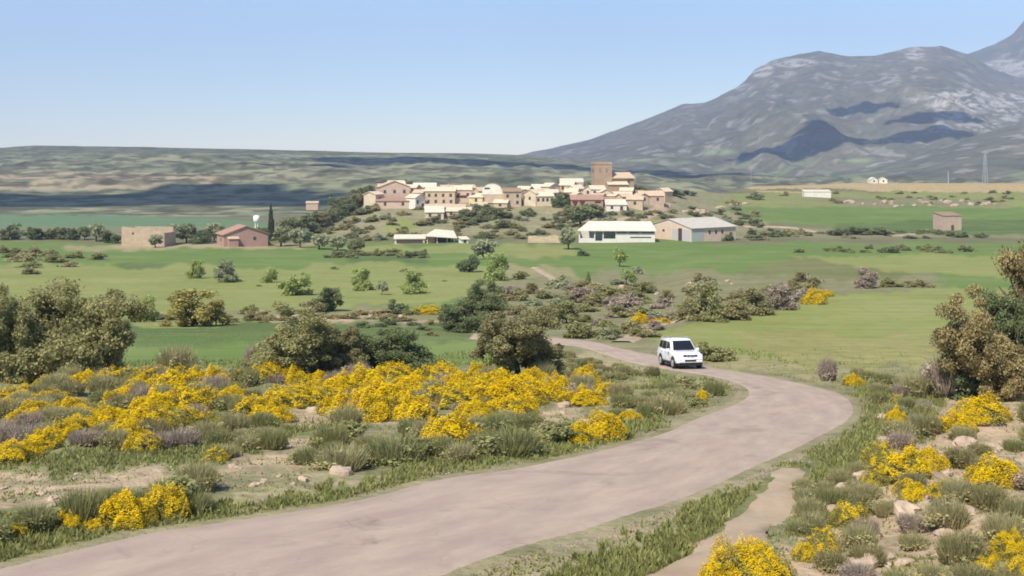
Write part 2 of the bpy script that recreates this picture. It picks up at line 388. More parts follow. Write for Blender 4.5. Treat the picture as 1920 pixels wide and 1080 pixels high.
def paint(x, d, z):
    px = 960+F*x/d; py = HY-F*z/d
    tint = np.empty(x.shape+(4,)); tint[...] = (*GP['scrub2'], .8)
    j1 = fbm(x/(.02*d+.3), d/(.05*d+.6), 3, 77)-.5; j2 = fbm(x/(.02*d+.3), d/(.05*d+.6), 3, 99)-.5
    j3 = vnoise(x/(.003*d+.06), d/(.006*d+.12), 31)-.5
    # wide natural cover by depth
    mfar = d > 900
    t = fbm(x/190, d/150, 4, 55); t2 = fbm(x/60, d/50, 3, 66)
    farc = np.array(GP['far'])[None]*(1-sstep(.42, .62, t))[..., None]+np.array(GP['farg'])[None]*sstep(.42, .62, t)[..., None]
    band = .75*sstep(318, 330, py)*(1-sstep(350, 362, py))*(1-sstep(380, 470, px))*sstep(.36, .50, ridged(x/60, d/45, 3, 12))
    farc = farc*(1-band[..., None])+np.array(GP['cliff'])*band[..., None]
    lineb = sstep(.62, .70, ridged(x/260, d/38, 3, 21))*.6*(1-band)
    farc = farc*(1-lineb[..., None])+np.array(GP['pale'])*lineb[..., None]
    dk = sstep(.5, .62, t2)*.75
    farc = farc*(1-dk[..., None])+np.array(GP['dk'])*.62*dk[..., None]
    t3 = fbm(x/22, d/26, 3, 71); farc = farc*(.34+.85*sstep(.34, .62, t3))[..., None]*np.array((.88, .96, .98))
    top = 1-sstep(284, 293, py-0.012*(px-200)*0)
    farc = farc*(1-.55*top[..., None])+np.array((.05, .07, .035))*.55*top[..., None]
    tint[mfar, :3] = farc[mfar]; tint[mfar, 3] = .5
    for name, scr, d0, d1, poly, jit in REG:
        xs = [p[0] for p in poly]; ys = [p[1] for p in poly]
        m = (d > d0) & (d < d1) & (px > min(xs)-30) & (px < max(xs)+30) & (py > min(ys)-30) & (py < max(ys)+30)
        if not m.any(): continue
        ii = np.nonzero(m)
        q = inpoly(px[ii]+j1[ii]*jit*16+j3[ii]*jit*6, py[ii]+j2[ii]*jit*7+j3[ii]*jit*3, poly)
        sel = tuple(a[q] for a in ii)
        tint[sel] = (*GP[name], scr)
    return tint
us = np.concatenate([np.linspace(-1.7, -.53, 70)[:-1], np.linspace(-.53, .53, 900), np.linspace(.53, 1.7, 70)[1:]])
dsr = np.exp(np.concatenate([np.linspace(math.log(1.2), math.log(14), 60)[:-1], np.linspace(math.log(14), math.log(800), 1000)[:-1], np.linspace(math.log(800), math.log(9500), 260)]))
U, D = np.meshgrid(us, dsr); X = U*D
Z = height(X, D)
nr = near_road(X, D); Z = Z-np.where(nr < -.5, .07, 0)
V = np.stack([X, D, Z], -1).reshape(-1, 3)
nu, nd = len(us), len(dsr)
ii = (np.arange(nd-1)[:, None]*nu+np.arange(nu-1)[None]).ravel()
gm = np_mesh('ground', V, np.stack([ii, ii+1, ii+nu+1, ii+nu], 1), True)
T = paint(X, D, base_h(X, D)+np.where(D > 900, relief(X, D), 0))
k = ((1-sstep(-.1, .42, nr+(fbm(X/.8, D/.8, 3, 8)-.5)*1.2))*(D < 130))[..., None]       # worn earth shoulder of the road
T[..., :3] = T[..., :3]*(1-k*.75)+np.array(col(182, 166, 134))*k*.75
def soften(T, n):
    k_ = np.hanning(n+2)[1:-1]; k_ /= k_.sum(); O = np.zeros_like(T); Pd = np.pad(T, ((n//2, n//2), (0, 0), (0, 0)), 'edge')
    for i in range(n): O += Pd[i:i+T.shape[0]]*k_[i]
    Pd = np.pad(O, ((0, 0), (n//2, n//2), (0, 0)), 'edge'); O = np.zeros_like(T)
    for i in range(n): O += Pd[:, i:i+T.shape[1]]*k_[i]
    return O
T = T+(soften(T, 7)-T)*(1-sstep(500, 800, D))[..., None]
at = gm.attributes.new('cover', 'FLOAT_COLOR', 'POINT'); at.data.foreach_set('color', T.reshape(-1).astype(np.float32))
ground = link(bpy.data.objects.new('ground', gm)); tag(ground, 'rolling farmland of green fields, scrub and bare pink earth', kind='structure')
m, nt, b = newmat('ground_cover', .95, .1)
a = node(nt, 'ShaderNodeAttribute', attribute_name='cover')
geo = nt.nodes.new('ShaderNodeNewGeometry').outputs['Position']
n1 = noise(nt, .06, 5, .6, geo); n2 = noise(nt, .55, 5, .65, geo); n3 = noise(nt, 4.5, 4, .7, geo); n4 = noise(nt, .012, 5, .6, geo)
scr = a.outputs['Alpha']
c = mixc(nt, math_(nt, 'MULTIPLY', rampf(nt, n2, .45, .72, 0, .75), scr), a.outputs['Color'], (.10, .10, .055))
c = mixc(nt, math_(nt, 'MULTIPLY', rampf(nt, n3, .5, .75, 0, .6), scr), c, (.08, .09, .04))
c = mixc(nt, math_(nt, 'MULTIPLY', rampf(nt, n3, .48, .30, 0, .5), scr), c, (.42, .36, .26))
c = mixc(nt, rampf(nt, n1, .42, .62, 0, .35), c, mixc(nt, 1.0, c, (.72, .80, .62), 'MULTIPLY'))
c = mixc(nt, rampf(nt, n1, .5, .3, 0, .22), c, (.30, .28, .14))
c = mixc(nt, rampf(nt, n2, .38, .62, 0, .18), c, (.16, .17, .07))
mpg = nt.nodes.new('ShaderNodeMapping'); mpg.inputs['Rotation'].default_value = (0, 0, .25); mpg.inputs['Scale'].default_value = (.05, .9, 1); nt.links.new(geo, mpg.inputs['Vector'])
n5 = noise(nt, .9, 4, .7, mpg.outputs[0])
c = mixc(nt, rampf(nt, n5, .48, .64, 0, .45), c, mixc(nt, 1.0, c, (.62, .72, .55), 'MULTIPLY'))
c = mixc(nt, rampf(nt, n5, .46, .30, 0, .16), c, (.30, .30, .15))
nt.links.new(c, b.inputs['Base Color'])
bump(nt, b, math_(nt, 'ADD', n3, math_(nt, 'MULTIPLY', n2, 3.0)), math_(nt, 'ADD', math_(nt, 'MULTIPLY', scr, .6), .12), .12)
gm.materials.append(m)

# ---------------------------------------------------------------- road and tracks
def ribbon(name, A, B, mat, label, off, nx=10, jag=.18, kind='structure'):
    """sheet between two edge lines on the ground"""
    n = len(A); vs = []; uv = []
    L = 0
    for i in range(n):
        if i: L += float(np.linalg.norm((A[i]+B[i]-A[i-1]-B[i-1])/2))
        for k in range(nx+1):
            t = k/nx
            j = (vnoise(L*1.7, k*3.3+1, 5)-.5)*jag*2+(vnoise(L*5.1, k+9.0, 6)-.5)*jag * (1.5 if (k == nx and name == 'road') else 1) if k in (0, nx) else 0
            wd = np.linalg.norm(B[i]-A[i])+1e-6
            p = A[i]+(B[i]-A[i])*(t+(j if k else -j)/wd)
            vs.append((p[0], p[1])); uv.append((t, L))
    vs = np.array(vs); z = height(vs[:, 0], vs[:, 1])
    e = np.array([0.0 if q[0] in (0.0, 1.0) else 1.0 for q in uv])
    V = np.column_stack([vs, z+np.where(e > 0, off, -.12)])
    ii = (np.arange(n-1)[:, None]*(nx+1)+np.arange(nx)[None]).ravel()
    me = np_mesh(name, V, np.stack([ii, ii+1, ii+nx+2, ii+nx+1], 1), True)
    if me.polygons[len(me.polygons)//2].normal.z < 0: me.flip_normals()
    av = me.attributes.new('lane', 'FLOAT_VECTOR', 'POINT')
    av.data.foreach_set('vector', np.array([(u, v, 0) for u, v in uv], np.float32).ravel())
    me.materials.append(mat); o = link(bpy.data.objects.new(name, me)); tag(o, label, kind=kind); return o
m, nt, b = newmat('old_asphalt', .9, .2)
av = node(nt, 'ShaderNodeAttribute', attribute_name='lane'); geo = nt.nodes.new('ShaderNodeNewGeometry').outputs['Position']
mp = nt.nodes.new('ShaderNodeMapping'); mp.inputs['Scale'].default_value = (7, .35, 1); nt.links.new(av.outputs['Vector'], mp.inputs['Vector'])
s1 = noise(nt, 1.0, 5, .65, mp.outputs[0]); s2 = noise(nt, .45, 5, .6, geo, .6); s3 = noise(nt, 9, 4, .7, geo); s4 = noise(nt, 45, 2, .7, geo)
c = mixc(nt, rampf(nt, s1, .34, .66), col(176, 155, 140), col(198, 177, 158))
c = mixc(nt, rampf(nt, s2, .58, .66, 0, .35), c, col(138, 118, 104))
c = mixc(nt, rampf(nt, s2, .42, .30, 0, .5), c, col(194, 172, 146))
c = mixc(nt, rampf(nt, s3, .55, .75, 0, .22), c, col(150, 132, 120))
c = mixc(nt, rampf(nt, s4, .5, .8, 0, .35), c, col(142, 128, 118))
sep = nt.nodes.new('ShaderNodeSeparateXYZ'); nt.links.new(av.outputs['Vector'], sep.inputs[0])
ed = math_(nt, 'ABSOLUTE', math_(nt, 'SUBTRACT', sep.outputs[0], .5), 0)
ed2 = math_(nt, 'ADD', ed, math_(nt, 'MULTIPLY', s2, .16))
c = mixc(nt, rampf(nt, ed2, .50, .60, 0, .55), c, col(206, 190, 158))
vor = nt.nodes.new('ShaderNodeTexVoronoi'); vor.feature = 'DISTANCE_TO_EDGE'; vor.inputs['Scale'].default_value = .42
wv = nt.nodes.new('ShaderNodeVectorMath'); wv.operation = 'ADD'; nt.links.new(geo, wv.inputs[0])
nn = nt.nodes.new('ShaderNodeTexNoise'); nn.inputs['Scale'].default_value = .8; nn.inputs['Detail'].default_value = 5; nt.links.new(geo, nn.inputs['Vector'])
nt.links.new(nn.outputs[1], wv.inputs[1]); nt.links.new(wv.outputs[0], vor.inputs['Vector'])
crk = math_(nt, 'MULTIPLY', rampf(nt, vor.outputs[0], .012, .0), rampf(nt, s2, .45, .60, 0, .3))
c = mixc(nt, crk, c, col(110, 98, 90))
nt.links.new(c, b.inputs['Base Color']); bump(nt, b, math_(nt, 'ADD', s3, s4), .25, .03)
ribbon('road', E1s, E2s, m, 'worn pale pinkish country road curving past the yellow gorse', .03, 12)
dirt = rough_mat('dirt_track', col(202, 182, 152), col(176, 150, 124), .5)
def centre_ribbon(name, pts, w, label, off=.05, dmin=0, nx=4):
    P_ = np.array([hit(*q, dmin)[:2] for q in pts]); c_ = catmull(P_, 10)
    t = np.gradient(c_, axis=0); t /= np.linalg.norm(t, axis=1)[:, None]+1e-9; nrm = np.column_stack([-t[:, 1], t[:, 0]])
    ws = np.interp(np.linspace(0, 1, len(c_)), np.linspace(0, 1, len(w)), w)[:, None] if isinstance(w, (list, tuple)) else w
    return ribbon(name, c_+nrm*ws/2, c_-nrm*ws/2, dirt, label, off, nx, .4 if name == 'dirt_path' else .15)
centre_ribbon('dirt_path', [(1482, 882), (1464, 925), (1424, 975), (1360, 1028), (1255, 1100), (1130, 1180)], [.9, 1.3, 1.7, 1.9], 'bare earth path dropping from the road past the nearest gorse', .05)
centre_ribbon('field_track', [(1165, 642), (1192, 630), (1214, 614), (1245, 607), (1275, 602)], 2.6, 'pale dirt track climbing right behind the white car', .12)
centre_ribbon('village_lane', [(1120, 418), (1180, 413), (1215, 404), (1238, 392), (1248, 380)], 6, 'pale lane climbing to the right end of the village', .35)
centre_ribbon('farm_track', [(1392, 424), (1450, 426), (1500, 430), (1548, 438)], 4.5, 'pale track right of the long barn', .35)
centre_ribbon('field_lane', [(1665, 443), (1700, 441), (1735, 432)], 4.5, 'short pale lane curving below the stone hut', .35)
centre_ribbon('footpath', [(1003, 502), (1022, 514), (1042, 526)], 2.2, 'thin straight footpath crossing the dry meadow', .2)

# ---------------------------------------------------------------- mountains
def massif(name, sil, pxr, d0, dr, z0, label, amp, seed, rockspots, pw=1.25, nu=520, nd_=300, back=1500):
    pxs = np.linspace(pxr[0], pxr[1], nu); s = np.concatenate([np.linspace(0, 1, nd_), np.linspace(1.02, 1.6, 24)])
    PX, S = np.meshgrid(pxs, s)
    sy = np.interp(PX, [p[0] for p in sil], [p[1] for p in sil])
    Dd = d0+(dr-d0)*S; zr = (HY-sy)/F*dr
    f = np.where(S <= 1, np.clip(S, 0, 1)**pw, 1-(S-1)*1.3)
    Xm = (PX-960)/F*Dd; Zm = z0+(zr-z0)*f
    env = np.sin(np.pi*np.clip(S, 0, 1))**.8*(S <= 1)*np.clip((zr-z0)/400, .08, 1.3)
    wx = Xm+120*(fbm(Xm/700, Dd/700, 3, seed+5)-.5)*2
    r1 = ridged(wx/620, Dd/2600, 4, seed)-.62; r2 = ridged(wx/190, Dd/520, 4, seed+50)-.6; r3 = fbm(Xm/60, Dd/80, 3, seed+9)-.5
    Zm = Zm+env*(amp*.75*r1+amp*.25*r2+amp*.10*r3)+(S > .85)*(S <= 1.02)*8*(fbm(Xm/90, Dd/90, 3, seed+7)-.5)
    n = len(pxs); ns = len(s)
    ii = (np.arange(ns-1)[:, None]*n+np.arange(n-1)[None]).ravel()
    me = np_mesh(name, np.stack([Xm, Dd, Zm], -1).reshape(-1, 3), np.stack([ii, ii+1, ii+n+1, ii+n], 1), True)
    py = HY-F*Zm/Dd
    g = fbm(Xm/300, Dd/500, 4, seed+3)
    base = np.array((.165, .145, .098))*(1-g[..., None])+np.array((.088, .095, .060))*g[..., None]
    base = base*(.75+.7*fbm(Xm/45, Dd/60, 3, seed+13))[..., None]
    rk = np.zeros(PX.shape)
    for (cx, cy, rx, ry, k_) in rockspots:
        e = ((PX-cx)/rx)**2+((py-cy)/ry)**2
        rk = np.maximum(rk, k_*(1-sstep(.4, 1.3, e))*sstep(.38 if cy < 140 else .47, .48 if cy < 140 else .58, fbm(Xm/26, Zm/11+Dd/160, 4, seed+int(cx))))
    rk = np.maximum(rk, .40*sstep(.64, .72, fbm(Xm/50, Dd/80, 4, seed+23)))
    for (cx, cy, rx, ry) in [(1345, 285, 42, 7), (1260, 291, 40, 4), (1500, 293, 26, 4), (1610, 301, 34, 4), (1200, 300, 60, 3)]:
        e = np.clip(1.2-((PX-cx)/rx)**2-((py-cy)/ry)**2, 0, 1)*sstep(.3, .5, fbm(Xm/70, Dd/50, 3, 88)); base = base*(1-e[..., None])+np.array((.26, .31, .15))*e[..., None]
    low = sstep(290, 310, py)*sstep(.60, .68, fbm(Xm/160, Dd/90, 3, seed+33))
    c = base*(1-rk[..., None])+np.array((.46, .42, .37))*rk[..., None]
    c = c*(1-.7*low[..., None])+np.array((.21, .24, .12))*.7*low[..., None]
    a_ = me.attributes.new('cover', 'FLOAT_COLOR', 'POINT')
    a_.data.foreach_set('color', np.concatenate([c, np.ones(c.shape[:-1]+(1,))], -1).reshape(-1).astype(np.float32))
    me.materials.append(MT); o = link(bpy.data.objects.new(name, me)); tag(o, label, kind='structure'); return o
MT, nt, b = newmat('mountain_scrub', .95, .1)
a = node(nt, 'ShaderNodeAttribute', attribute_name='cover'); geo = nt.nodes.new('ShaderNodeNewGeometry').outputs['Position']
q1 = noise(nt, .03, 5, .7, geo); q2 = noise(nt, .008, 5, .6, geo)
c = mixc(nt, rampf(nt, q1, .45, .68, 0, .65), a.outputs['Color'], mixc(nt, 1.0, a.outputs['Color'], (.42, .48, .42), 'MULTIPLY'))
c = mixc(nt, rampf(nt, q2, .5, .32, 0, .3), c, (.17, .15, .11))
nt.links.new(c, b.inputs['Base Color']); bump(nt, b, q1, .6, 14)
SIL = [(800, 330), (940, 298), (1000, 284), (1050, 275), (1105, 262), (1200, 227), (1280, 196), (1325, 192), (1380, 165), (1398, 150), (1415, 130), (1450, 112), (1500, 101), (1535, 95), (1590, 106), (1640, 105), (1700, 90), (1765, 86), (1810, 100), (1860, 128), (1920, 150), (2100, 190), (2700, 240)]
massif('mountain', SIL, (820, 2650), 2350, 6000, -75, 'big grey green mountain with pale cliffs behind the village', 150, 100,
       [(1425, 130, 26, 16, 1), (1490, 118, 45, 9, .9), (1395, 163, 22, 7, .9), (1715, 100, 20, 14, .9), (1450, 175, 14, 10, .6), (1740, 185, 50, 12, .8), (1800, 190, 80, 26, 1), (1780, 225, 30, 22, .9), (1895, 200, 40, 30, 1), (1670, 150, 20, 14, .6), (1840, 235, 40, 14, .7)])
massif('mountain_peak', [(1600, 320), (1720, 200), (1780, 125), (1812, 102), (1870, 80), (1898, 64), (1912, 48), (1925, 32), (1960, 5), (2050, -8), (2300, 30), (2700, 200)], (1620, 2650), 5600, 7200, 100,
       'rocky peak rising at the right edge behind the mountain', 190, 300, [(1890, 128, 60, 18, 1)], 1.1, 260, 160)
massif('hills', [(1420, 352), (1500, 345), (1560, 325), (1640, 310), (1700, 296), (1760, 276), (1800, 262), (1860, 246), (1920, 232), (2200, 185), (2700, 160)], (1430, 2650), 1750, 3000, -60,
       'low scrubby spur running down from the right below the mountain', 60, 500, [], 1.15, 300, 160)

# ================================================================ vegetation prototypes (unit width 1, unit height 1)
def leaf_mat(name, c, dark=.95, light=1.85, tr=.45):
    m = bpy.data.materials.new(name); m.use_nodes = True; nt = m.node_tree; nt.nodes.remove(nt.nodes['Principled BSDF'])
    a = node(nt, 'ShaderNodeAttribute', attribute_name='var'); oi = nt.nodes.new('ShaderNodeObjectInfo')
    k = mixc(nt, a.outputs['Fac'], tuple(v*dark for v in c), tuple(min(.9, v*light) for v in c))
    k = mixc(nt, rampf(nt, oi.outputs['Random'], 0, 1, 0, .35), k, mixc(nt, 1.0, k, (1.12, 1.02, .94), 'MULTIPLY'))
    d = nt.nodes.new('ShaderNodeBsdfDiffuse'); t = nt.nodes.new('ShaderNodeBsdfTranslucent'); mx = nt.nodes.new('ShaderNodeMixShader')
    nt.links.new(k, d.inputs[0]); nt.links.new(k, t.inputs[0]); mx.inputs[0].default_value = tr
    nt.links.new(d.outputs[0], mx.inputs[1]); nt.links.new(t.outputs[0], mx.inputs[2]); nt.links.new(mx.outputs[0], nt.nodes['Material Output'].inputs[0])
    return m
LM = {'oak': leaf_mat('holm_oak_leaf', col(152, 150, 104)), 'oakd': leaf_mat('dark_oak_leaf', col(118, 128, 90)), 'oakb': leaf_mat('dusty_oak_leaf', col(166, 152, 108), .55, 1.7),
      'brn': leaf_mat('brownish_oak_leaf', col(146, 140, 100)), 'lite': leaf_mat('fresh_green_leaf', col(156, 168, 104)), 'yel': leaf_mat('yellowish_willow_leaf', col(160, 152, 92)),
      'olive': leaf_mat('olive_leaf', col(156, 160, 126)), 'purple': leaf_mat('bare_purple_twig', col(166, 152, 136)), 'grey': leaf_mat('grey_scrub_leaf', col(164, 158, 116)),
      'gscrub': leaf_mat('green_scrub_leaf', col(144, 144, 98)), 'blossom': leaf_mat('gorse_blossom', (.84, .60, .015), .74, 1.05, .30), 'cyp': leaf_mat('cypress_leaf', col(88, 98, 70)),
      'bgreen': leaf_mat('broom_stem_green', col(150, 144, 80)), 'far': leaf_mat('distant_leaf', col(130, 134, 96))}
BARK = rough_mat('bark', (.13, .10, .075), (.07, .055, .04), 6)
def quads_from(c, n, size, elong, rnd):
    """leaf quads at points c with normals n"""
    m = len(c); t = rnd.normal(size=(m, 3)); t -= (t*n).sum(1)[:, None]*n; t /= np.linalg.norm(t, axis=1)[:, None]+1e-9
    b_ = np.cross(n, t); s = size*(.6+.8*rnd.random(m))[:, None]
    V_ = np.stack([c-t*s*elong, c-b_*s, c+t*s*elong, c+b_*s], 1).reshape(-1, 3)
    return V_
def leaf_obj_mesh(name, V_, var, mat):
    q = np.arange(len(V_)).reshape(-1, 4); me = np_mesh(name, V_, q)
    a_ = me.attributes.new('var', 'FLOAT', 'FACE'); a_.data.foreach_set('value', np.asarray(var, np.float32)); me.materials.append(mat); return me
def clumped(clumps, per, size, seed, elong=1.3, bias=.75, shell=.5):
    rnd = np.random.default_rng(seed); Vs = []; vr = []
    for (cx, cy, cz, rx, ry, rz, tone) in clumps:
        dirs = rnd.normal(size=(per, 3)); dirs /= np.linalg.norm(dirs, axis=1)[:, None]
        rad = (shell+(1.08-shell)*rnd.random(per))[:, None]
        lump = 1+.22*(vnoise(dirs[:, 0]*3+seed, dirs[:, 1]*3+dirs[:, 2]*4, seed)-.5)[:, None]*2
        c = np.array([cx, cy, cz])+dirs*rad*lump*np.array([rx, ry, rz])
        n = dirs*bias+rnd.normal(size=(per, 3))*.55; n /= np.linalg.norm(n, axis=1)[:, None]
        ok = c[:, 2] > .01
        Vs.append(quads_from(c[ok], n[ok], size, elong, rnd)); vr.append(np.clip(tone+.28*rnd.normal(size=ok.sum()), 0, 1))
    return np.concatenate(Vs), np.concatenate(vr)
def lobed(n, seed, cz=.52, rz=.5, r=.5, q=(.07, .15), lobes=8, low=1):
    rnd = random.Random(seed); L = [(0, 0, cz*.95, r*.55)]
    for i in range(lobes):
        ph = 6.283*i/lobes+rnd.uniform(-.5, .5); u = rnd.uniform(-.75, .95); s = math.sqrt(1-u*u); k = rnd.uniform(.38, .72)
        if i < lobes//2: u = rnd.uniform(-.95, -.55); k = rnd.uniform(.6, .85); s = .8
        L.append((r*s*k*math.cos(ph), r*s*k*math.sin(ph), cz+rz*u*k, rnd.uniform(.17, .33)*r*2*.8))
    out = []
    for i in range(n):
        x, y, z, R_ = L[i % len(L)]; u = rnd.uniform(-1, 1); ph = rnd.uniform(0, 6.283); s = math.sqrt(1-u*u); k = rnd.uniform(.6, 1.08)
        qq = rnd.uniform(*q); out.append((x+R_*s*k*math.cos(ph), y+R_*s*k*math.sin(ph), max(.04, z+R_*u*k), qq, qq, qq*.8, rnd.uniform(.15, .9)))
    return out
def crown_clumps(n, seed, cz=.54, rz=.44, r=.5, q=(.13, .24), flat=.85, low=0.0, lobes=0):
    if lobes: return lobed(n, seed, cz, rz, r, q, lobes)
    rnd = random.Random(seed); out = []
    for i in range(n):
        u = rnd.uniform(-1 if low else -.75, 1); ph = rnd.uniform(0, 6.283); s = math.sqrt(max(0, 1-u*u)); k = rnd.uniform(.42, .82)
        qq = rnd.uniform(*q)
        x = r*s*k*math.cos(ph); y = r*s*k*math.sin(ph); z = cz+rz*u*k
        out.append((x, y, z, qq, qq, qq*flat, rnd.uniform(.25, .8)))
    return out
PROTO = {}
def proto(key, crown_me, trunk_mb=None, part='crown', root='tree', extra=None):
    PROTO[key] = (crown_me, trunk_mb, part, root, extra)
def trunk(seed, h=.6, r=.035, limbs=5, lean=.05, z0=-.05):
    rnd = random.Random(seed); mb = MB()
    tx, ty = rnd.uniform(-lean, lean), rnd.uniform(-lean, lean); fork = h*rnd.uniform(.35, .5)
    mb.tube([(0, 0, z0), (tx*.4, ty*.4, fork*.5), (tx, ty, fork)], [r*1.25, r, r*.85], 7)
    for i in range(limbs):
        a_ = 6.283*i/limbs+rnd.uniform(-.4, .4); l = rnd.uniform(.7, 1.0)
        mb.tube([(tx, ty, fork*.9), (tx+.12*l*math.cos(a_), ty+.12*l*math.sin(a_), fork+(h-fork)*.45), (tx+.30*l*math.cos(a_), ty+.30*l*math.sin(a_), fork+(h-fork)*1.15*l)],
                [r*.6, r*.42, r*.15], 5)
    return mb
def mkproto(key, n, per, size, seed, kw=None, tk=None, mat='oak', elong=1.5, part='crown', root='tree', shell=.45):
    V_, vr = clumped(crown_clumps(n, seed, **(kw or {})), per, size, seed, elong, shell=shell)
    me = leaf_obj_mesh(part, V_, vr, LM[mat])
    tm = None
    if tk is not None:
        tmb = trunk(seed, **tk); tm = bpy.data.meshes.new('trunk'); tm.from_pydata(tmb.v, [], tmb.f)
        tm.polygons.foreach_set('use_smooth', [True]*len(tm.polygons)); tm.materials.append(BARK)
    PROTO[key] = dict(crown=me, trunk=tm, part=part, root=root)
for i in range(3):
    mkproto('oakbig%d' % i, 170, 340, .0080, 11+i, dict(cz=.50, rz=.50, r=.50, q=(.05, .12), lobes=14), dict(h=.6, r=.03, limbs=6))
for i in range(3):
    mkproto('oak%d' % i, 56, 110, .021, 31+i, dict(cz=.50, rz=.50, r=.5, q=(.08, .17), lobes=11), dict(h=.6, r=.035))
for i in range(2):
    mkproto('olive%d' % i, 20, 110, .035, 51+i, dict(cz=.55, rz=.42, r=.48, q=(.13, .22)), dict(h=.55, r=.04))
for i in range(2):
    mkproto('airy%d' % i, 17, 60, .028, 61+i, dict(cz=.52, rz=.46, r=.46, q=(.11, .20)), dict(h=.75, r=.022, limbs=7), shell=.3, root='young_tree')
for i in range(3):
    mkproto('bush%d' % i, 26, 90, .029, 71+i, dict(cz=.40, rz=.5, r=.48, q=(.11, .22), lobes=6), None, part='foliage', root='bush')
for i in range(2):
    mkproto('willow%d' % i, 44, 90, .020, 81+i, dict(cz=.5, rz=.52, r=.46, q=(.09, .19), lobes=10), dict(h=.7, r=.02, limbs=7), shell=.35, root='willow_tree')
V_, vr = clumped([(0, 0, .08+.105*k_, .42-.34*(k_/8)**2.2, .42-.34*(k_/8)**2.2, .13, random.uniform(.3, .7)) for k_ in range(9)], 130, .08, 5, 1.6)
V_[:, 2] *= 1.02; PROTO['cypress'] = dict(crown=leaf_obj_mesh('crown', V_, vr, LM['cyp']), trunk=None, part='crown', root='cypress_tree')
tmb = MB().tube([(0, 0, -.05), (0, 0, .2), (0, 0, .8)], [.12, .1, .03], 6); tm = bpy.data.meshes.new('trunk'); tm.from_pydata(tmb.v, [], tmb.f); tm.materials.append(BARK); PROTO['cypress']['trunk'] = tm
# upright twiggy scrub: thin blades fanning from the base
def twigs(n, seed, spread=.5, wdt=.008, hmin=.35, fan=1.0):
    rnd = np.random.default_rng(seed); a_ = rnd.random(n)*6.283; r0 = rnd.random(n)**.5*spread*.55; lean = rnd.random(n)*.55*fan
    L_ = hmin+(1-hmin)*rnd.random(n); L_ = L_*(1-.35*(r0/(spread*.55))**2)
    x0 = r0*np.cos(a_); y0 = r0*np.sin(a_); a2 = a_+rnd.normal(size=n)*.7
    z0 = rnd.random(n)*.35*L_
    p0 = np.stack([x0, y0, z0], 1); p1 = p0+np.stack([np.cos(a2)*lean*L_*.5, np.sin(a2)*lean*L_*.5, (L_-z0)*.98], 1)
    p1[:, :2] = np.clip(p1[:, :2], -.52, .52); t = rnd.random(n)*6.283; wv = np.stack([np.cos(t), np.sin(t), 0*t], 1)*wdt
    m_ = (p0+p1)/2
    return np.stack([p0, m_-wv, p1, m_+wv], 1).reshape(-1, 3), np.clip(.5+.3*rnd.normal(size=n), 0, 1)
for i in range(3):
    V1, v1 = twigs(1500, 90+i, wdt=.007); V2, v2 = clumped(crown_clumps(10, 95+i, cz=.35, rz=.4, r=.45, q=(.15, .28), low=1), 90, .022, 95+i, shell=.2)
    PROTO['scrub%d' % i] = dict(crown=leaf_obj_mesh('foliage', np.concatenate([V1, V2]), np.concatenate([v1, v2]), LM['grey']), trunk=None, part='foliage', root='scrub_bush')
# gorse: uneven mound of upright sprays, blossom on the outer sprays
def dome(n, size, seed, H0, keep, depth=.35, elong=1.5, rough=.55):
    rnd = np.random.default_rng(seed); a_ = rnd.random(n)*6.283; r_ = np.sqrt(rnd.random(n))*.5; x, y = r_*np.cos(a_), r_*np.sin(a_)
    edge = .5*(.72+.5*vnoise(np.cos(a_)*2.2+seed, np.sin(a_)*2.2, seed)); q = np.clip(1-(r_/edge)**2, 0, 1)**.55
    hh = H0*q*(.30+1.15*fbm(x*6+seed, y*6, 3, seed)); hh = hh+.05*rough*(rnd.random(n)**3)*2
    z = hh*(1-depth*rnd.random(n)**1.6)
    m = (q > 0) & (fbm(x*7+3, y*7+z*6, 3, seed+40) > keep) & (z > .02)
    x, y, z, r_, a_ = x[m], y[m], z[m], r_[m], a_[m]; k_ = len(x)
    nn = np.stack([np.cos(a_)*r_*2, np.sin(a_)*r_*2, .45+0*r_], 1)+rnd.normal(size=(k_, 3))*.55; nn /= np.linalg.norm(nn, axis=1)[:, None]
    return quads_from(np.stack([x, y, z], 1), nn, size, elong, rnd), np.clip(.25+.7*fbm(x*9, y*9+z*5, 2, seed+5)+.2*rnd.normal(size=k_), 0, 1)
for i in range(5):
    big = i == 4; kp = (.45, .52, .38, .58, .44)[i]
    Vb, vb = dome(9000 if not big else 26000, .0105 if not big else .0058, 210+i, 1.0, kp, .30)
    Vg, vg = dome(3200 if not big else 8000, .013 if not big else .009, 210+i, .93, 0, .9, 2.0); Vt, vt = twigs(500, 230+i, .8, .004)
    Vt[:, 2] *= .82
    PROTO['gorse%d' % i] = dict(crown=leaf_obj_mesh('foliage', np.concatenate([Vg, Vt]), np.concatenate([vg, vt]), LM['bgreen']), trunk=None, part='foliage', root='gorse_bush',
                                blossom=leaf_obj_mesh('blossom', Vb, vb, LM['blossom']))
def plant(key, x, y, w_, h_, mat=None, label=None, cat='tree', group=None, rz=None, sink=.03, name=None, z=None):
    p = PROTO[key]; z = gh(x, y) if z is None else z
    r_ = empty(name or p['root'], (x, y, z-sink*h_), random.uniform(0, 6.28) if rz is None else rz, (w_, w_, h_))
    tag(r_, label, cat, group)
    if p['trunk'] is not None: link(bpy.data.objects.new('trunk', p['trunk']), r_)
    c_ = link(bpy.data.objects.new(p['part'], p['crown']), r_)
    if mat:
        c_.material_slots[0].link = 'OBJECT'; c_.material_slots[0].material = LM[mat]
    if 'blossom' in p: link(bpy.data.objects.new('blossom', p['blossom']), r_)
    return r_
def plant_px(key, px, py, wpx, hpx, mat=None, label=None, cat='tree', group=None, dmin=0, name=None):
    x, d, z = hit(px, py, dmin); s = d/F
    return plant(key, x, d, wpx*s, hpx*s, mat, label, cat, group, z=z, name=name)

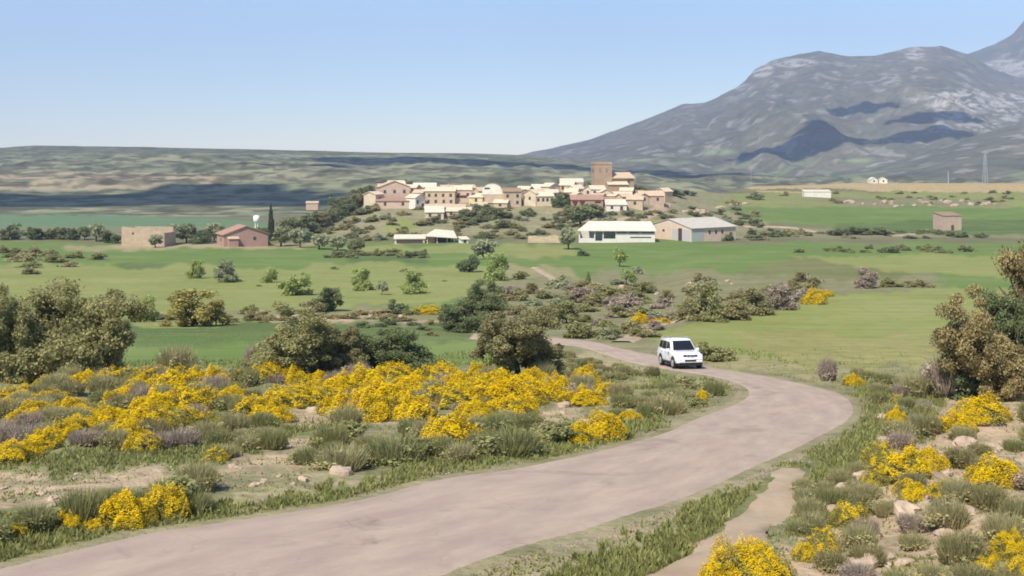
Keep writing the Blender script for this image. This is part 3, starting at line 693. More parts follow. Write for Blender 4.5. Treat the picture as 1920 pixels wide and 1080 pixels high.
# ---------------------------------------------------------------- single trees of the valley
TREES = [
 # key, mat, px, base, w, h, label, category, name
 ('oakbig0', 'oak', 120, 714, 256, 238, 'largest holm oak on the left, grey green with rounded crown', 'tree', 'holm_oak'),
 ('oakbig0', 'oak', 62, 706, 150, 190, 'oak filling the gap between the left edge oak and the largest', 'tree', 'holm_oak'),
 ('oakbig1', 'oak', 12, 716, 150, 196, 'holm oak cut by the left edge of the picture', 'tree', 'holm_oak'),
 ('oakbig2', 'oak', 200, 702, 84, 130, 'narrow oak joined to the right side of the largest left oak', 'tree', 'holm_oak'),
 ('scrub0', 'purple', 108, 706, 120, 78, 'purplish bare shrub under the largest left oak', 'shrub', 'bare_shrub'),
 ('scrub1', 'grey', 330, 700, 104, 66, 'grey twiggy shrub alone before the green field on the left', 'shrub', 'bare_shrub'),
 ('oakbig1', 'oak', 545, 708, 190, 142, 'left one of the two broad oaks behind the gorse slope', 'tree', 'holm_oak'),
 ('oakbig2', 'brn', 632, 702, 120, 116, 'browner oak between the two broad oaks behind the gorse', 'tree', 'holm_oak'),
 ('oakbig0', 'oakd', 728, 698, 172, 112, 'dark broad oak right of centre pair, behind the highest gorse', 'tree', 'holm_oak'),
 ('scrub2', 'purple', 478, 700, 60, 70, 'purplish twiggy shrub left of the broad oaks', 'shrub', 'bare_shrub'),
 ('oakbig1', 'oakd', 890, 622, 130, 98, 'dark oak on the terrace left of the brown road oak', 'tree', 'holm_oak'),
 ('oak1', 'oakd', 850, 622, 56, 60, 'small dark oak at left foot of the terrace oak', 'tree', 'holm_oak'),
 ('oakbig2', 'brn', 972, 706, 184, 158, 'broad brownish oak in the centre beside the road end', 'tree', 'holm_oak'),
 ('oak2', 'lite', 925, 706, 76, 60, 'pale green bush at left foot of the central oak', 'bush', 'bush'),
 ('oak1', 'oakd', 612, 584, 62, 56, 'dark round oak on the terrace edge above the pink bank', 'tree', 'holm_oak'),
 ('bush0', 'brn', 585, 588, 56, 36, 'brownish bush touching the left of the dark round oak', 'bush', 'bush'),
 ('oak2', 'lite', 556, 554, 66, 54, 'fresh green tree in the upper meadow near the row of small trees', 'tree', 'willow_tree'),
 ('willow0', 'lite', 505, 530, 38, 32, 'small thin tree in the meadow left of the fresh green tree', 'tree', 'young_tree'),
 ('oak0', 'olive', 421, 529, 50, 44, 'round olive tree with dark shadow in the upper left meadow', 'tree', 'olive_tree'),
 ('willow1', 'lite', 366, 522, 42, 38, 'thin small tree left of the round meadow olive', 'tree', 'young_tree'),
 ('willow1', 'lite', 680, 544, 52, 46, 'thin spreading tree in the middle of the meadow', 'tree', 'young_tree'),
 ('willow0', 'lite', 776, 550, 54, 50, 'thin pale tree in the meadow right of the spreading one', 'tree', 'young_tree'),
 ('airy0', 'olive', 716, 553, 28, 32, 'very small thin tree between two meadow trees', 'tree', 'young_tree'),
 ('bush1', 'oakd', 746, 590, 50, 38, 'dark round bush at the right end of the pink earth bank', 'bush', 'bush'),
 ('willow1', 'yel', 350, 612, 120, 76, 'yellowish willow on the lower left meadow', 'tree', 'willow_tree'),
 ('willow0', 'yel', 405, 610, 62, 56, 'smaller yellowish willow right beside the larger willow', 'tree', 'willow_tree'),
 ('willow0', 'lite', 270, 604, 62, 56, 'thin green tree between the left oaks and the willow', 'tree', 'young_tree'),
 ('olive1', 'olive', 292, 464, 30, 26, 'pale low tree in front of the right half of the stone ruin', 'tree', 'olive_tree'),
 ('bush2', 'gscrub', 465, 588, 38, 28, 'small dark bush right of the yellowish willows', 'bush', 'bush'),
 ('oak2', 'oakd', 882, 510, 46, 44, 'dark round oak with black shadow in the middle field', 'tree', 'holm_oak'),
 ('olive1', 'olive', 908, 486, 50, 40, 'grey olive tree just above the dark middle field oak', 'tree', 'olive_tree'),
 ('willow1', 'lite', 933, 526, 60, 56, 'pale green tree right of the dark middle field oak', 'tree', 'willow_tree'),
 ('bush0', 'gscrub', 974, 524, 34, 24, 'low bush right of the pale green tree', 'bush', 'bush'),
 ('olive0', 'olive', 1066, 468, 42, 46, 'grey green tree below the left end of the white shed', 'tree', 'olive_tree'),
 ('bush1', 'oakd', 1092, 480, 26, 18, 'dark low bush in the field before the white shed', 'bush', 'bush'),
 ('airy0', 'lite', 1162, 500, 38, 40, 'tall thin tree in the field before the barns', 'tree', 'young_tree'),
 ('bush2', 'olive', 1192, 514, 26, 24, 'round pale bush right of the tall thin field tree', 'bush', 'bush'),
 ('airy1', 'lite', 1176, 536, 46, 34, 'low thin tree below the round pale bush', 'tree', 'young_tree'),
 ('cypress', 'gscrub', 1103, 536, 12, 24, 'tiny pointed bush at the right end of the dry meadow', 'bush', 'bush'),
 ('bush0', 'purple', 1172, 588, 64, 38, 'dark purple rounded bush above the side track', 'bush', 'bush'),
 ('bush2', 'purple', 1255, 596, 26, 22, 'small purple bush near the top of the side track', 'bush', 'bush'),
 ('willow0', 'gscrub', 1062, 606, 70, 50, 'loose green tree behind the central oak', 'tree', 'willow_tree'),
 ('bush0', 'gscrub', 1085, 634, 60, 46, 'grey green bush at the road end beside the central oak', 'bush', 'bush'),
 ('bush1', 'gscrub', 1140, 632, 62, 42, 'green bush standing over the far road bend', 'bush', 'bush'),
 ('bush2', 'grey', 1186, 626, 50, 44, 'grey bush between far road bend and side track', 'bush', 'bush'),
 ('willow1', 'gscrub', 1322, 600, 84, 74, 'tallest green tree of the gully behind the car', 'tree', 'willow_tree'),
 ('bush0', 'gscrub', 1345, 604, 46, 38, 'dark bush at the foot of the tallest gully tree', 'bush', 'bush'),
 ('bush1', 'brn', 1378, 600, 56, 44, 'brown green bush right of the tallest gully tree', 'bush', 'bush'),
 ('willow0', 'brn', 1420, 590, 70, 58, 'brownish tree in the middle of the gully', 'tree', 'willow_tree'),
 ('willow1', 'purple', 1462, 580, 70, 52, 'purplish tree in the right half of the gully', 'tree', 'willow_tree'),
 ('bush2', 'purple', 1500, 566, 50, 40, 'purplish bush just left of the lone gorse by the field', 'bush', 'bush'),
 ('bush0', 'brn', 1285, 598, 40, 30, 'brown bush left of the tallest gully tree', 'bush', 'bush'),
 ('oak0', 'purple', 1626, 540, 54, 38, 'dark purple round tree on the rim above the right field', 'tree', 'round_tree'),
 ('bush1', 'gscrub', 1668, 538, 52, 24, 'low green bush right of the dark purple tree', 'bush', 'bush'),
 ('bush2', 'brn', 1716, 538, 56, 20, 'low brown bush on the rim of the right field', 'bush', 'bush'),
 ('bush1', 'gscrub', 1334, 676, 80, 46, 'green bush on the bank directly behind the car', 'bush', 'bush'),
 ('bush0', 'grey', 1360, 672, 40, 26, 'small grey bush right of the one behind the car', 'bush', 'bush'),
 ('scrub1', 'purple', 1552, 714, 52, 58, 'upright purplish shrub at the roadside above the bend', 'shrub', 'bare_shrub'),
 ('bush2', 'grey', 1225, 632, 44, 22, 'grey bush on the slope left of the car', 'bush', 'bush'),
 ('bush0', 'gscrub', 326, 962, 128, 96, 'tall grey green bush behind the roadside gorse at lower left', 'bush', 'bush'),
 ('scrub2', 'gscrub', 740, 868, 170, 62, 'broad dark green shrub left of the roadside gorse mound', 'shrub', 'scrub_bush'),
 ('scrub0', 'gscrub', 962, 852, 150, 62, 'broad green shrub right of the roadside gorse mound', 'shrub', 'scrub_bush'),
 ('scrub1', 'grey', 640, 880, 150, 52, 'low brownish shrub beside the boulder above the road', 'shrub', 'scrub_bush'),
 ('scrub1', 'grey', 1250, 778, 110, 44, 'wide grey shrub inside the road bend', 'shrub', 'scrub_bush'),
 ('scrub0', 'grey', 650, 800, 84, 50, 'grey shrub in front of the central gorse', 'shrub', 'scrub_bush'),
 # right foreground group
 ('oakbig1', 'oakb', 1842, 748, 184, 205, 'dusty oak nearest the right edge, broad lower crown', 'tree', 'holm_oak'),
 ('oakbig0', 'oakb', 1932, 734, 240, 366, 'tallest dusty oak, cut by the right edge of the picture', 'tree', 'holm_oak'),
 ('oakbig2', 'oakd', 1905, 744, 160, 236, 'darker oak standing between the two dusty right hand oaks', 'tree', 'holm_oak'),
 ('oak2', 'oakd', 1800, 745, 88, 92, 'dark green low oak at left foot of the right hand oaks', 'tree', 'holm_oak'),
 ('scrub0', 'purple', 1768, 742, 96, 88, 'purplish bare shrub left of the right hand oaks', 'shrub', 'bare_shrub'),
 ('scrub2', 'grey', 1716, 742, 72, 54, 'grey twiggy shrub left of the purplish one at right', 'shrub', 'bare_shrub'),
]
for t in TREES:
    g = 'trees and bushes of the valley'
    plant_px(t[0], t[2], t[3], t[4], t[5], t[1], t[6], t[7], g, name=t[8])
BACK = [
 ('oak0', 'far', 22, 450, 30, 28, 'grey round tree at the far left of the field row'), ('oak1', 'oakd', 67, 450, 28, 26, 'dark round tree second from the left in the field row'),
 ('oak2', 'far', 96, 449, 26, 26, 'third tree from the left in the field row'), ('oak0', 'far', 116, 449, 28, 22, 'fourth tree from the left in the field row'),
 ('oak1', 'oakd', 136, 450, 18, 24, 'small dark tree fifth from the left in the field row'), ('olive1', 'far', 158, 450, 22, 24, 'sixth tree from the left in the field row'),
 ('olive0', 'olive', 180, 453, 30, 34, 'pale tree left of the dark tree by the stone ruin'), ('oak2', 'oakd', 204, 456, 32, 30, 'dark round tree beside the left end of the stone ruin'),
 ('olive0', 'olive', 322, 457, 38, 36, 'pale olive right of the stone ruin'), ('olive1', 'far', 350, 456, 34, 34, 'green tree between stone ruin and pink farmhouse'),
 ('oak1', 'oakd', 380, 457, 32, 30, 'dark round tree just left of the pink farmhouse'), ('olive1', 'olive', 402, 454, 30, 34, 'pale tree touching the left of the pink farmhouse'),
 ('cypress', 'cyp', 508, 452, 14, 64, 'tall dark cypress right of the pink farmhouse'), ('oak0', 'oakd', 496, 458, 18, 26, 'low dark tree at the foot of the cypress'),
 ('olive0', 'far', 527, 462, 40, 34, 'broad grey olive first right of the cypress'), ('olive1', 'olive', 563, 464, 36, 34, 'second olive right of the cypress'),
 ('olive0', 'olive', 598, 468, 32, 28, 'third olive right of the cypress with open trunk'), ('olive1', 'olive', 633, 470, 30, 26, 'fourth olive right of the cypress'),
 ('olive0', 'far', 667, 474, 30, 24, 'last olive of the row right of the cypress'), ('olive1', 'far', 548, 448, 44, 38, 'grey tree behind the first olives'),
 ('oak0', 'oakd', 576, 440, 44, 36, 'dark tree at the foot of the wooded edge of the hill'), ('oak1', 'brn', 598, 428, 42, 34, 'second tree up the wooded edge of the hill'),
 ('oak2', 'far', 618, 418, 42, 34, 'third tree up the wooded edge of the hill'), ('oak0', 'oakd', 634, 408, 40, 34, 'fourth tree up the wooded edge of the hill'),
 ('oak1', 'far', 648, 399, 40, 34, 'fifth tree up the wooded edge of the hill'), ('oak2', 'brn', 662, 391, 38, 34, 'sixth tree up the wooded edge of the hill'),
 ('oak0', 'far', 674, 383, 34, 30, 'seventh tree up the wooded edge, below the first houses'), ('oak1', 'oakd', 686, 374, 28, 28, 'topmost tree of the wooded edge beside the first houses'),
 ('oak2', 'oakd', 1046, 389, 18, 30, 'dark narrow tree among the houses in mid village'), ('oak0', 'oakd', 1060, 386, 24, 24, 'dark round tree among the houses in mid village'),
 ('oak1', 'far', 1078, 402, 40, 18, 'low tree below the red brown house with dark openings'), ('olive1', 'far', 1090, 423, 50, 34, 'grey tree on the slope above the white shed'),
 ('olive0', 'far', 1110, 408, 44, 24, 'grey tree below the village right of centre'), ('oak2', 'oakd', 908, 404, 48, 26, 'dark tree under the arched white house'),
 ('oak1', 'far', 880, 416, 44, 26, 'grey tree below the middle of the village'), ('oak0', 'far', 940, 408, 40, 18, 'tree on the slope right of the arched white house'),
 ('oak1', 'oakd', 1266, 368, 26, 14, 'dark tree right of the last brown house'), ('oak2', 'far', 1290, 366, 24, 12, 'low tree second right of the last brown house'),
 ('oak0', 'oakd', 1108, 354, 16, 12, 'tiny dark tree left of the church tower'), ('oak1', 'far', 1205, 362, 30, 14, 'low tree right of the church nave'),
 ('oak2', 'far', 718, 346, 22, 12, 'tree peeping over the first houses of the village'), ('oak0', 'far', 764, 350, 24, 12, 'tree behind the gabled house at the left end'),
 ('bush1', 'oakd', 1366, 452, 18, 20, 'dark reddish bush against the wall of the long barn'), ('bush0', 'far', 1420, 450, 36, 12, 'low bush right of the long barn'),
 ('oak2', 'far', 1575, 442, 34, 18, 'dark tree under the bank right of the farm track'), ('oak1', 'far', 1612, 440, 40, 16, 'low dark tree under the bank'), ('oak0', 'far', 1650, 440, 36, 12, 'low dark bush at the end of the bank'),
]
for t in BACK:
    cat = 'bush' if 'bush' in t[6] else 'tree'
    plant_px(t[0], t[2], t[3], t[4]*(1.25 if t[0] != 'cypress' else 1), t[5]*(1.12 if t[0] != 'cypress' else 1), t[1], t[6], cat, 'distant trees around the farm and village')

ORD = 'first second third fourth fifth sixth seventh eighth ninth tenth eleventh twelfth thirteenth fourteenth fifteenth sixteenth seventeenth eighteenth nineteenth twentieth'.split()
TENS = {20: 'twenty', 30: 'thirty', 40: 'forty', 50: 'fifty', 60: 'sixty', 70: 'seventy', 80: 'eighty', 90: 'ninety', 100: 'hundred'}
def ordw(i):
    if i < 20: return ORD[i]
    n = i+1; t, u = n//10*10, n % 10
    return TENS[t][:-1]+'ieth' if u == 0 else TENS[t]+'-'+ORD[u-1]
# ---------------------------------------------------------------- gorse
G = [
 ('back', 'along the back edge of the left slope', [(100, 728, 60, 30), (196, 706, 50, 28), (262, 732, 56, 30), (362, 716, 50, 28), (450, 722, 50, 28), (598, 722, 52, 28), (780, 732, 84, 38), (860, 730, 70, 34), (940, 728, 84, 38), (1000, 722, 60, 34), (30, 712, 60, 34), (70, 698, 50, 34), (122, 706, 66, 42), (165, 726, 66, 34), (228, 722, 74, 42), (290, 716, 56, 36), (330, 736, 84, 54), (398, 728, 62, 44), (500, 714, 54, 40), (550, 716, 46, 32), (640, 740, 70, 44), (680, 730, 84, 46), (738, 712, 70, 38), (826, 716, 66, 44), (892, 714, 42, 36), (1100, 728, 50, 46)]),
 ('mid', 'in the middle band of the left slope', [(8, 776, 60, 30), (60, 782, 66, 32), (130, 778, 70, 34), (175, 788, 60, 30), (240, 752, 66, 32), (440, 752, 60, 30), (520, 790, 56, 28), (640, 776, 80, 40), (1135, 742, 50, 28), (28, 752, 66, 34), (92, 758, 60, 30), (205, 764, 52, 30), (288, 776, 74, 50), (345, 770, 90, 56), (398, 768, 52, 40), (484, 780, 80, 44), (548, 762, 96, 48), (598, 758, 70, 40), (712, 762, 100, 56), (690, 786, 80, 52), (772, 786, 92, 56), (850, 762, 96, 54), (905, 752, 100, 50), (962, 758, 104, 52), (1012, 744, 80, 44), (1044, 734, 46, 36), (960, 780, 84, 46), (892, 782, 66, 40), (1092, 756, 76, 34)]),
 ('low', 'in the lower band of the left slope', [(34, 862, 76, 42), (76, 842, 66, 40), (118, 822, 62, 34), (158, 814, 66, 40), (205, 808, 72, 44), (238, 830, 66, 38), (272, 812, 84, 54), (268, 846, 60, 36), (326, 806, 84, 50), (380, 806, 62, 40), (20, 806, 44, 26), (404, 864, 44, 26), (1182, 790, 40, 20)]),
 ('road', 'close to the left side of the road', [(38, 1000, 40, 22), (128, 988, 44, 30), (176, 994, 36, 20), (236, 984, 92, 60), (310, 972, 74, 66), (372, 962, 30, 16), (850, 838, 100, 60), (1086, 832, 62, 40), (1128, 822, 78, 48), (1316, 752, 20, 22)]),
 ('right', 'on the bank right of the road', [(1600, 722, 34, 20), (1678, 756, 22, 18), (1680, 802, 38, 38), (1790, 806, 66, 32), (1845, 786, 84, 42), (1912, 752, 40, 30), (1650, 876, 56, 52), (1700, 896, 80, 62), (1742, 876, 60, 34), (1646, 912, 48, 42), (1712, 936, 62, 34), (1866, 910, 92, 50), (1770, 932, 50, 30), (1594, 986, 66, 50), (1545, 1034, 56, 48), (1408, 1092, 136, 86), (1340, 1108, 60, 50), (1892, 1046, 70, 54), (1850, 1082, 50, 40), (1920, 1092, 56, 50), (1508, 1050, 40, 34)]),
 ('far', 'far beyond the road', [(1526, 570, 42, 28), (1200, 606, 34, 18), (800, 588, 46, 16), (1552, 556, 22, 12), (1236, 608, 34, 12)]),
]
gx = []
for key, where, lst in G:
    lst = sorted(lst)
    for i, (px, py, w_, h_) in enumerate(lst):
        big = w_ > 110 or (py > 1000 and w_ > 60)
        k_ = 'gorse4' if big else 'gorse%d' % random.choice([0, 1, 2, 2, 3] if px < 450 or px > 1450 else [0, 2, 2, 1])
        if (px, py) in ((850, 838), (1128, 822), (1086, 832), (1680, 802)): k_ = 'gorse2'
        adj = 'broad' if w_ > 78 else 'small' if w_ < 48 else 'rounded'
        plant_px(k_, px, py, w_*1.30, h_*(.84 if key in ('back', 'mid') else .95), None, '%s yellow gorse, %s from the left %s' % (adj, ordw(i), where), 'gorse', 'yellow flowering gorse bushes')
        gx.append((px, py, w_))

# ---------------------------------------------------------------- scrub between the gorse
def fill(n, poly, sz, keys, mats, where, kind='scrub bush', group=None, mind=.55, avoid=True, seed=1, dmin=0, band=1):
    rnd = random.Random(seed); xs = [p[0] for p in poly]; ys = [p[1] for p in poly]; got = []; tries = 0
    while len(got) < n and tries < 6000:
        tries += 1; px = rnd.uniform(min(xs), max(xs)); py = rnd.uniform(min(ys), max(ys))
        if not inpoly(np.array([px]), np.array([py]), poly)[0]: continue
        w_ = rnd.uniform(*sz)*(1+(py-700)/700*(1 if py > 600 else 0))
        if any(math.hypot(px-a_, (py-b_)*2.2) < (w_+c_)*.5*mind for a_, b_, c_ in got): continue
        if avoid and any(math.hypot(px-a_, (py-b_)*2) < c_*.42 for a_, b_, c_ in gx): continue
        x, d, z = hit(px, py, dmin)
        if d < 130 and near_road(np.array([x]), np.array([d]))[0] < .5+.25*w_/F*d: continue
        got.append((px, py, w_))
    got.sort()
    for i, (px, py, w_) in enumerate(got):
        m_ = rnd.choice(mats); tone = {'grey': 'grey', 'purple': 'purplish grey', 'gscrub': 'dull green', 'brn': 'brownish', 'far': 'dark green', 'oakd': 'dark', 'olive': 'pale green', 'lite': 'fresh green'}[m_]
        plant_px(rnd.choice(keys), px, py, w_, w_*rnd.uniform(.38, .62), m_, '%s %s, %s from the left %s' % (tone, kind, ordw(i), where), 'shrub', group or 'scrub bushes', dmin)
SK = ['scrub0', 'scrub1', 'scrub2']; BK = ['bush0', 'bush1', 'bush2']
fill(56, [(-40, 712), (460, 700), (480, 760), (420, 842), (240, 850), (-40, 840)], (55, 85), SK, ['grey', 'purple', 'grey', 'brn', 'gscrub'], 'on the left part of the slope', seed=2, avoid=False, mind=.4)
fill(30, [(440, 712), (1120, 705), (1190, 760), (1040, 800), (800, 800), (520, 765)], (45, 78), SK, ['grey', 'purple', 'grey'], 'among the dense central gorse', seed=3, avoid=False)
fill(20, [(560, 870), (640, 822), (1020, 800), (1050, 832), (900, 865), (700, 880)], (58, 92), SK+BK[:1], ['gscrub', 'gscrub', 'grey'], 'on the green verge below the central gorse', seed=4, mind=.45)
fill(10, [(380, 820), (520, 790), (520, 850), (400, 860)], (50, 70), SK, ['grey', 'gscrub'], 'above the bare pink earth at left', seed=5)
fill(8, [(-20, 1000), (200, 965), (390, 905), (400, 965), (200, 1000), (-20, 1045)], (70, 110), SK, ['gscrub', 'gscrub', 'grey'], 'at the lower left roadside', seed=6, mind=.5, avoid=False)
fill(14, [(1150, 770), (1290, 722), (1350, 735), (1300, 768), (1160, 795)], (45, 66), SK+['bush2'], ['gscrub', 'grey'], 'inside the road bend', seed=7)
fill(26, [(1060, 668), (1150, 690), (1230, 705), (1130, 716), (1040, 705)], (24, 42), SK, ['grey', 'gscrub', 'brn'], 'on the dry strip left of the car', seed=8)
fill(36, [(1640, 830), (1760, 800), (1960, 770), (1960, 1120), (1400, 1140), (1500, 990)], (50, 88), SK, ['grey', 'purple', 'brn', 'gscrub', 'brn', 'grey'], 'on the right bank', seed=9, mind=.6)
fill(14, [(1600, 700), (1760, 730), (1720, 800), (1650, 770)], (34, 58), SK, ['grey', 'gscrub', 'purple'], 'between the bend and the right hand oaks', seed=10)
fill(14, [(1480, 930), (1620, 880), (1640, 960), (1520, 1000)], (34, 60), SK, ['gscrub', 'grey'], 'on the green slope beside the bare path', seed=11)
fill(70, [(880, 560), (1010, 530), (1300, 530), (1560, 528), (1560, 552), (1440, 585), (1260, 606), (1180, 640), (1080, 636)], (30, 66), BK+['willow0', 'willow1'], ['gscrub', 'brn', 'gscrub', 'brn', 'olive', 'grey', 'purple'], 'in the scrubby gully beyond the road', 'bush', 'bushes of the gully', seed=12, mind=.35)
fill(34, [(240, 596), (460, 590), (840, 588), (840, 602), (460, 606), (240, 606)], (24, 50), BK, ['gscrub', 'brn', 'grey'], 'along the terrace edge behind the left oaks', 'bush', 'bushes of the terrace edges', seed=13)
fill(14, [(560, 612), (880, 606), (900, 640), (560, 640)], (26, 40), BK, ['gscrub', 'oakd'], 'on the dark terrace bank', 'bush', 'bushes of the terrace edges', seed=14)
fill(100, [(560, 452), (640, 412), (700, 392), (1250, 398), (1420, 372), (1430, 430), (1240, 412), (1080, 436), (960, 452), (700, 460)], (18, 40), BK, ['far', 'grey', 'brn', 'far', 'olive'], 'on the hillside below the village', 'bush', 'bushes of the village hill', seed=15, dmin=380)
fill(26, [(1400, 432), (1560, 436), (1760, 436), (1850, 446), (1700, 448), (1400, 449)], (16, 34), BK, ['far', 'grey', 'oakd'], 'on the bank right of the barns', 'bush', 'bushes right of the barns', seed=16)
fill(16, [(1480, 466), (1760, 466), (1850, 474), (1700, 476), (1500, 474)], (18, 34), BK, ['gscrub', 'far'], 'in the line across the right hand fields', 'bush', 'bushes right of the barns', seed=17)
fill(30, [(1400, 358), (1500, 362), (1900, 362), (1900, 384), (1600, 386), (1500, 376)], (9, 20), BK, ['far', 'brn', 'grey'], 'on the stony ledge of the right plateau', 'bush', 'bushes of the right plateau', seed=18)
fill(26, [(0, 436), (300, 432), (520, 430), (520, 442), (0, 448)], (14, 30), BK, ['far', 'olive', 'far'], 'behind the stone ruin and farmhouse', 'bush', 'bushes behind the farm', seed=19)
fill(14, [(0, 470), (110, 470), (200, 490), (60, 520), (0, 520)], (30, 46), BK, ['grey', 'gscrub'], 'in the scrub above the largest left oak', 'bush', 'bushes behind the farm', seed=20)
fill(12, [(300, 500), (860, 500), (860, 540), (560, 575), (300, 560)], (10, 20), BK, ['gscrub', 'lite'], 'scattered over the upper meadow', 'bush', 'small bushes of the meadow', seed=21)
fill(12, [(620, 476), (800, 476), (800, 484), (620, 484)], (22, 40), BK, ['gscrub', 'far'], 'in the dark hedge of the middle field', 'bush', 'small bushes of the meadow', seed=22)

# ---------------------------------------------------------------- rocks
def rock_mesh(seed):
    rnd = np.random.default_rng(seed); V_ = []; n1, n2 = 12, 8; fs = []
    for j in range(n2+1):
        for k_ in range(n1):
            th = math.pi*j/n2; ph = 2*math.pi*k_/n1; v = np.array([math.sin(th)*math.cos(ph), math.sin(th)*math.sin(ph), math.cos(th)])
            q = 1+.5*(float(vnoise(v[0]*1.6+seed, v[1]*1.6+v[2]*1.3, seed))-.5)+.25*(float(vnoise(v[0]*4+seed, v[1]*4+v[2]*5, seed+3))-.5)
            v = v*q*.5; v[2] = max(-.25, min(v[2], .30+.1*math.sin(ph)))
            V_.append(tuple(v))
    for j in range(n2):
        for k_ in range(n1): fs.append((j*n1+k_, (j+1)*n1+k_, (j+1)*n1+(k_+1) % n1, j*n1+(k_+1) % n1))
    me = bpy.data.meshes.new('rock'); me.from_pydata(V_, [], fs); me.materials.append(ROCK); return me
ROCK = rough_mat('pink_limestone', col(214, 192, 168), col(182, 158, 134), 2.5, bmp=.5)
RK = [rock_mesh(s) for s in (1, 2, 3, 4)]
def rocks(n, poly, sz, where, seed, fixed=(), tone='pinkish'):
    rnd = random.Random(seed); xs = [p[0] for p in poly]; ys = [p[1] for p in poly]; got = list(fixed)
    while len(got) < n:
        px = rnd.uniform(min(xs), max(xs)); py = rnd.uniform(min(ys), max(ys))
        if inpoly(np.array([px]), np.array([py]), poly)[0]:
            x, d, z = hit(px, py)
            if d < 130 and near_road(np.array([x]), np.array([d]))[0] < .4: continue
            got.append((px, py, rnd.uniform(*sz)))
    got.sort()
    for i, (px, py, w_) in enumerate(got):
        x, d, z = hit(px, py); s = w_/F*d
        o = link(bpy.data.objects.new('rock', rnd.choice(RK))); o.location = (x, d, z+s*.05); o.rotation_euler = (0, 0, rnd.uniform(0, 6.28)); o.scale = (s, s*rnd.uniform(.6, .9), s*rnd.uniform(.55, .85))
        tag(o, '%s %s rock, %s from the left %s' % ('large' if w_ > sz[1]*.8 else 'small', tone, ordw(i), where), 'rock', 'loose limestone rocks')
rocks(12, [(380, 880), (560, 830), (640, 880), (620, 905), (400, 930)], (12, 26), 'on the bare earth at left', 1, [(640, 890, 46), (478, 912, 22), (590, 772, 30)])
rocks(8, [(0, 890), (250, 880), (250, 940), (0, 960)], (10, 22), 'on the lowest bare patch at left', 2)
rocks(7, [(1010, 750), (1200, 750), (1200, 785), (1030, 800)], (14, 30), 'beside the gorse inside the bend', 3)
rocks(34, [(1560, 900), (1740, 850), (1900, 820), (1900, 1060), (1560, 1070)], (16, 46), 'on the right bank', 4, [(1700, 960, 60), (1730, 990, 70), (1800, 970, 66), (1570, 960, 46), (1620, 1062, 80), (1812, 836, 50)])
rocks(10, [(1600, 740), (1690, 745), (1660, 800), (1630, 790)], (10, 26), 'on the verge right of the bend', 5)
rocks(30, [(1580, 378), (1860, 374), (1880, 386), (1600, 390)], (7, 18), 'in the stony line of the right plateau', 6, tone='pale')
rocks(14, [(1280, 396), (1330, 390), (1400, 380), (1390, 402), (1290, 408)], (8, 18), 'on the slope above the long barn', 7, tone='pale')
rocks(14, [(470, 594), (640, 590), (790, 593), (690, 598), (500, 604)], (8, 20), 'on the pink bank behind the oaks', 8)
rocks(16, [(960, 540), (1080, 545), (1300, 526), (1420, 528), (1200, 560)], (8, 16), 'along the rim of the gully', 9, tone='pale')

# ---------------------------------------------------------------- grass (nobody could count it)
TRKW = catmull(np.array([hit(*q)[:2] for q in [(1482, 882), (1464, 925), (1424, 975), (1360, 1028), (1255, 1100), (1130, 1180)]]), 10)
def grass():
    rnd = np.random.default_rng(5); N = 340000
    px = rnd.uniform(-60, 1980, N); d = 1/rnd.uniform(1/88, 1/14, N); x = (px-960)/F*d
    nr_ = near_road(x, d); T_ = paint(x, d, base_h(x, d)); py = HY-F*base_h(x, d)/d
    gr = T_[:, 1] > T_[:, 0]*1.0
    tk = TRKW; dt = np.full(N, 9.0)
    nm = d < 60; dt[nm] = np.sqrt((x[nm, None]-tk[None, :, 0])**2+(d[nm, None]-tk[None, :, 1])**2).min(1)
    keep = (nr_ > -.12) & (dt > .55) & (gr | (rnd.random(N) < .22)) & (fbm(x/1.3, d/1.3, 3, 2)+.12*gr > .46) & (py < 1130)
    px, x, d, nr_, gr = px[keep], x[keep], d[keep], nr_[keep], gr[keep]; z = height(x, d); n = len(x)
    h = (.03+.10*rnd.random(n)**1.5)*(.7+.5*gr)*np.clip(nr_*2+.5, .3, 1); a_ = rnd.random(n)*3.14; w_ = .012+.02*rnd.random(n)+d*.0004; h = h*(1+.9*sstep(25, 50, d))
    wv = np.stack([np.cos(a_)*w_, np.sin(a_)*w_, 0*a_], 1); p = np.stack([x, d, z-.01], 1)
    tip = p+np.stack([rnd.normal(size=n)*h*.35, rnd.normal(size=n)*h*.35, h], 1)
    V_ = np.stack([p-wv, p+wv, tip], 1).reshape(-1, 3); me = np_mesh('grass', V_, np.arange(3*n).reshape(-1, 3))
    a_ = me.attributes.new('var', 'FLOAT', 'FACE'); a_.data.foreach_set('value', np.clip(.45+.3*rnd.normal(size=n)+.1*(~gr), 0, 1).astype(np.float32))
    me.materials.append(leaf_mat('grass_blade', col(158, 160, 100), .55, 1.45, .4)); tag(link(bpy.data.objects.new('grass', me)), 'short grass on the verges and between the gorse', 'grass', kind='stuff')
grass()

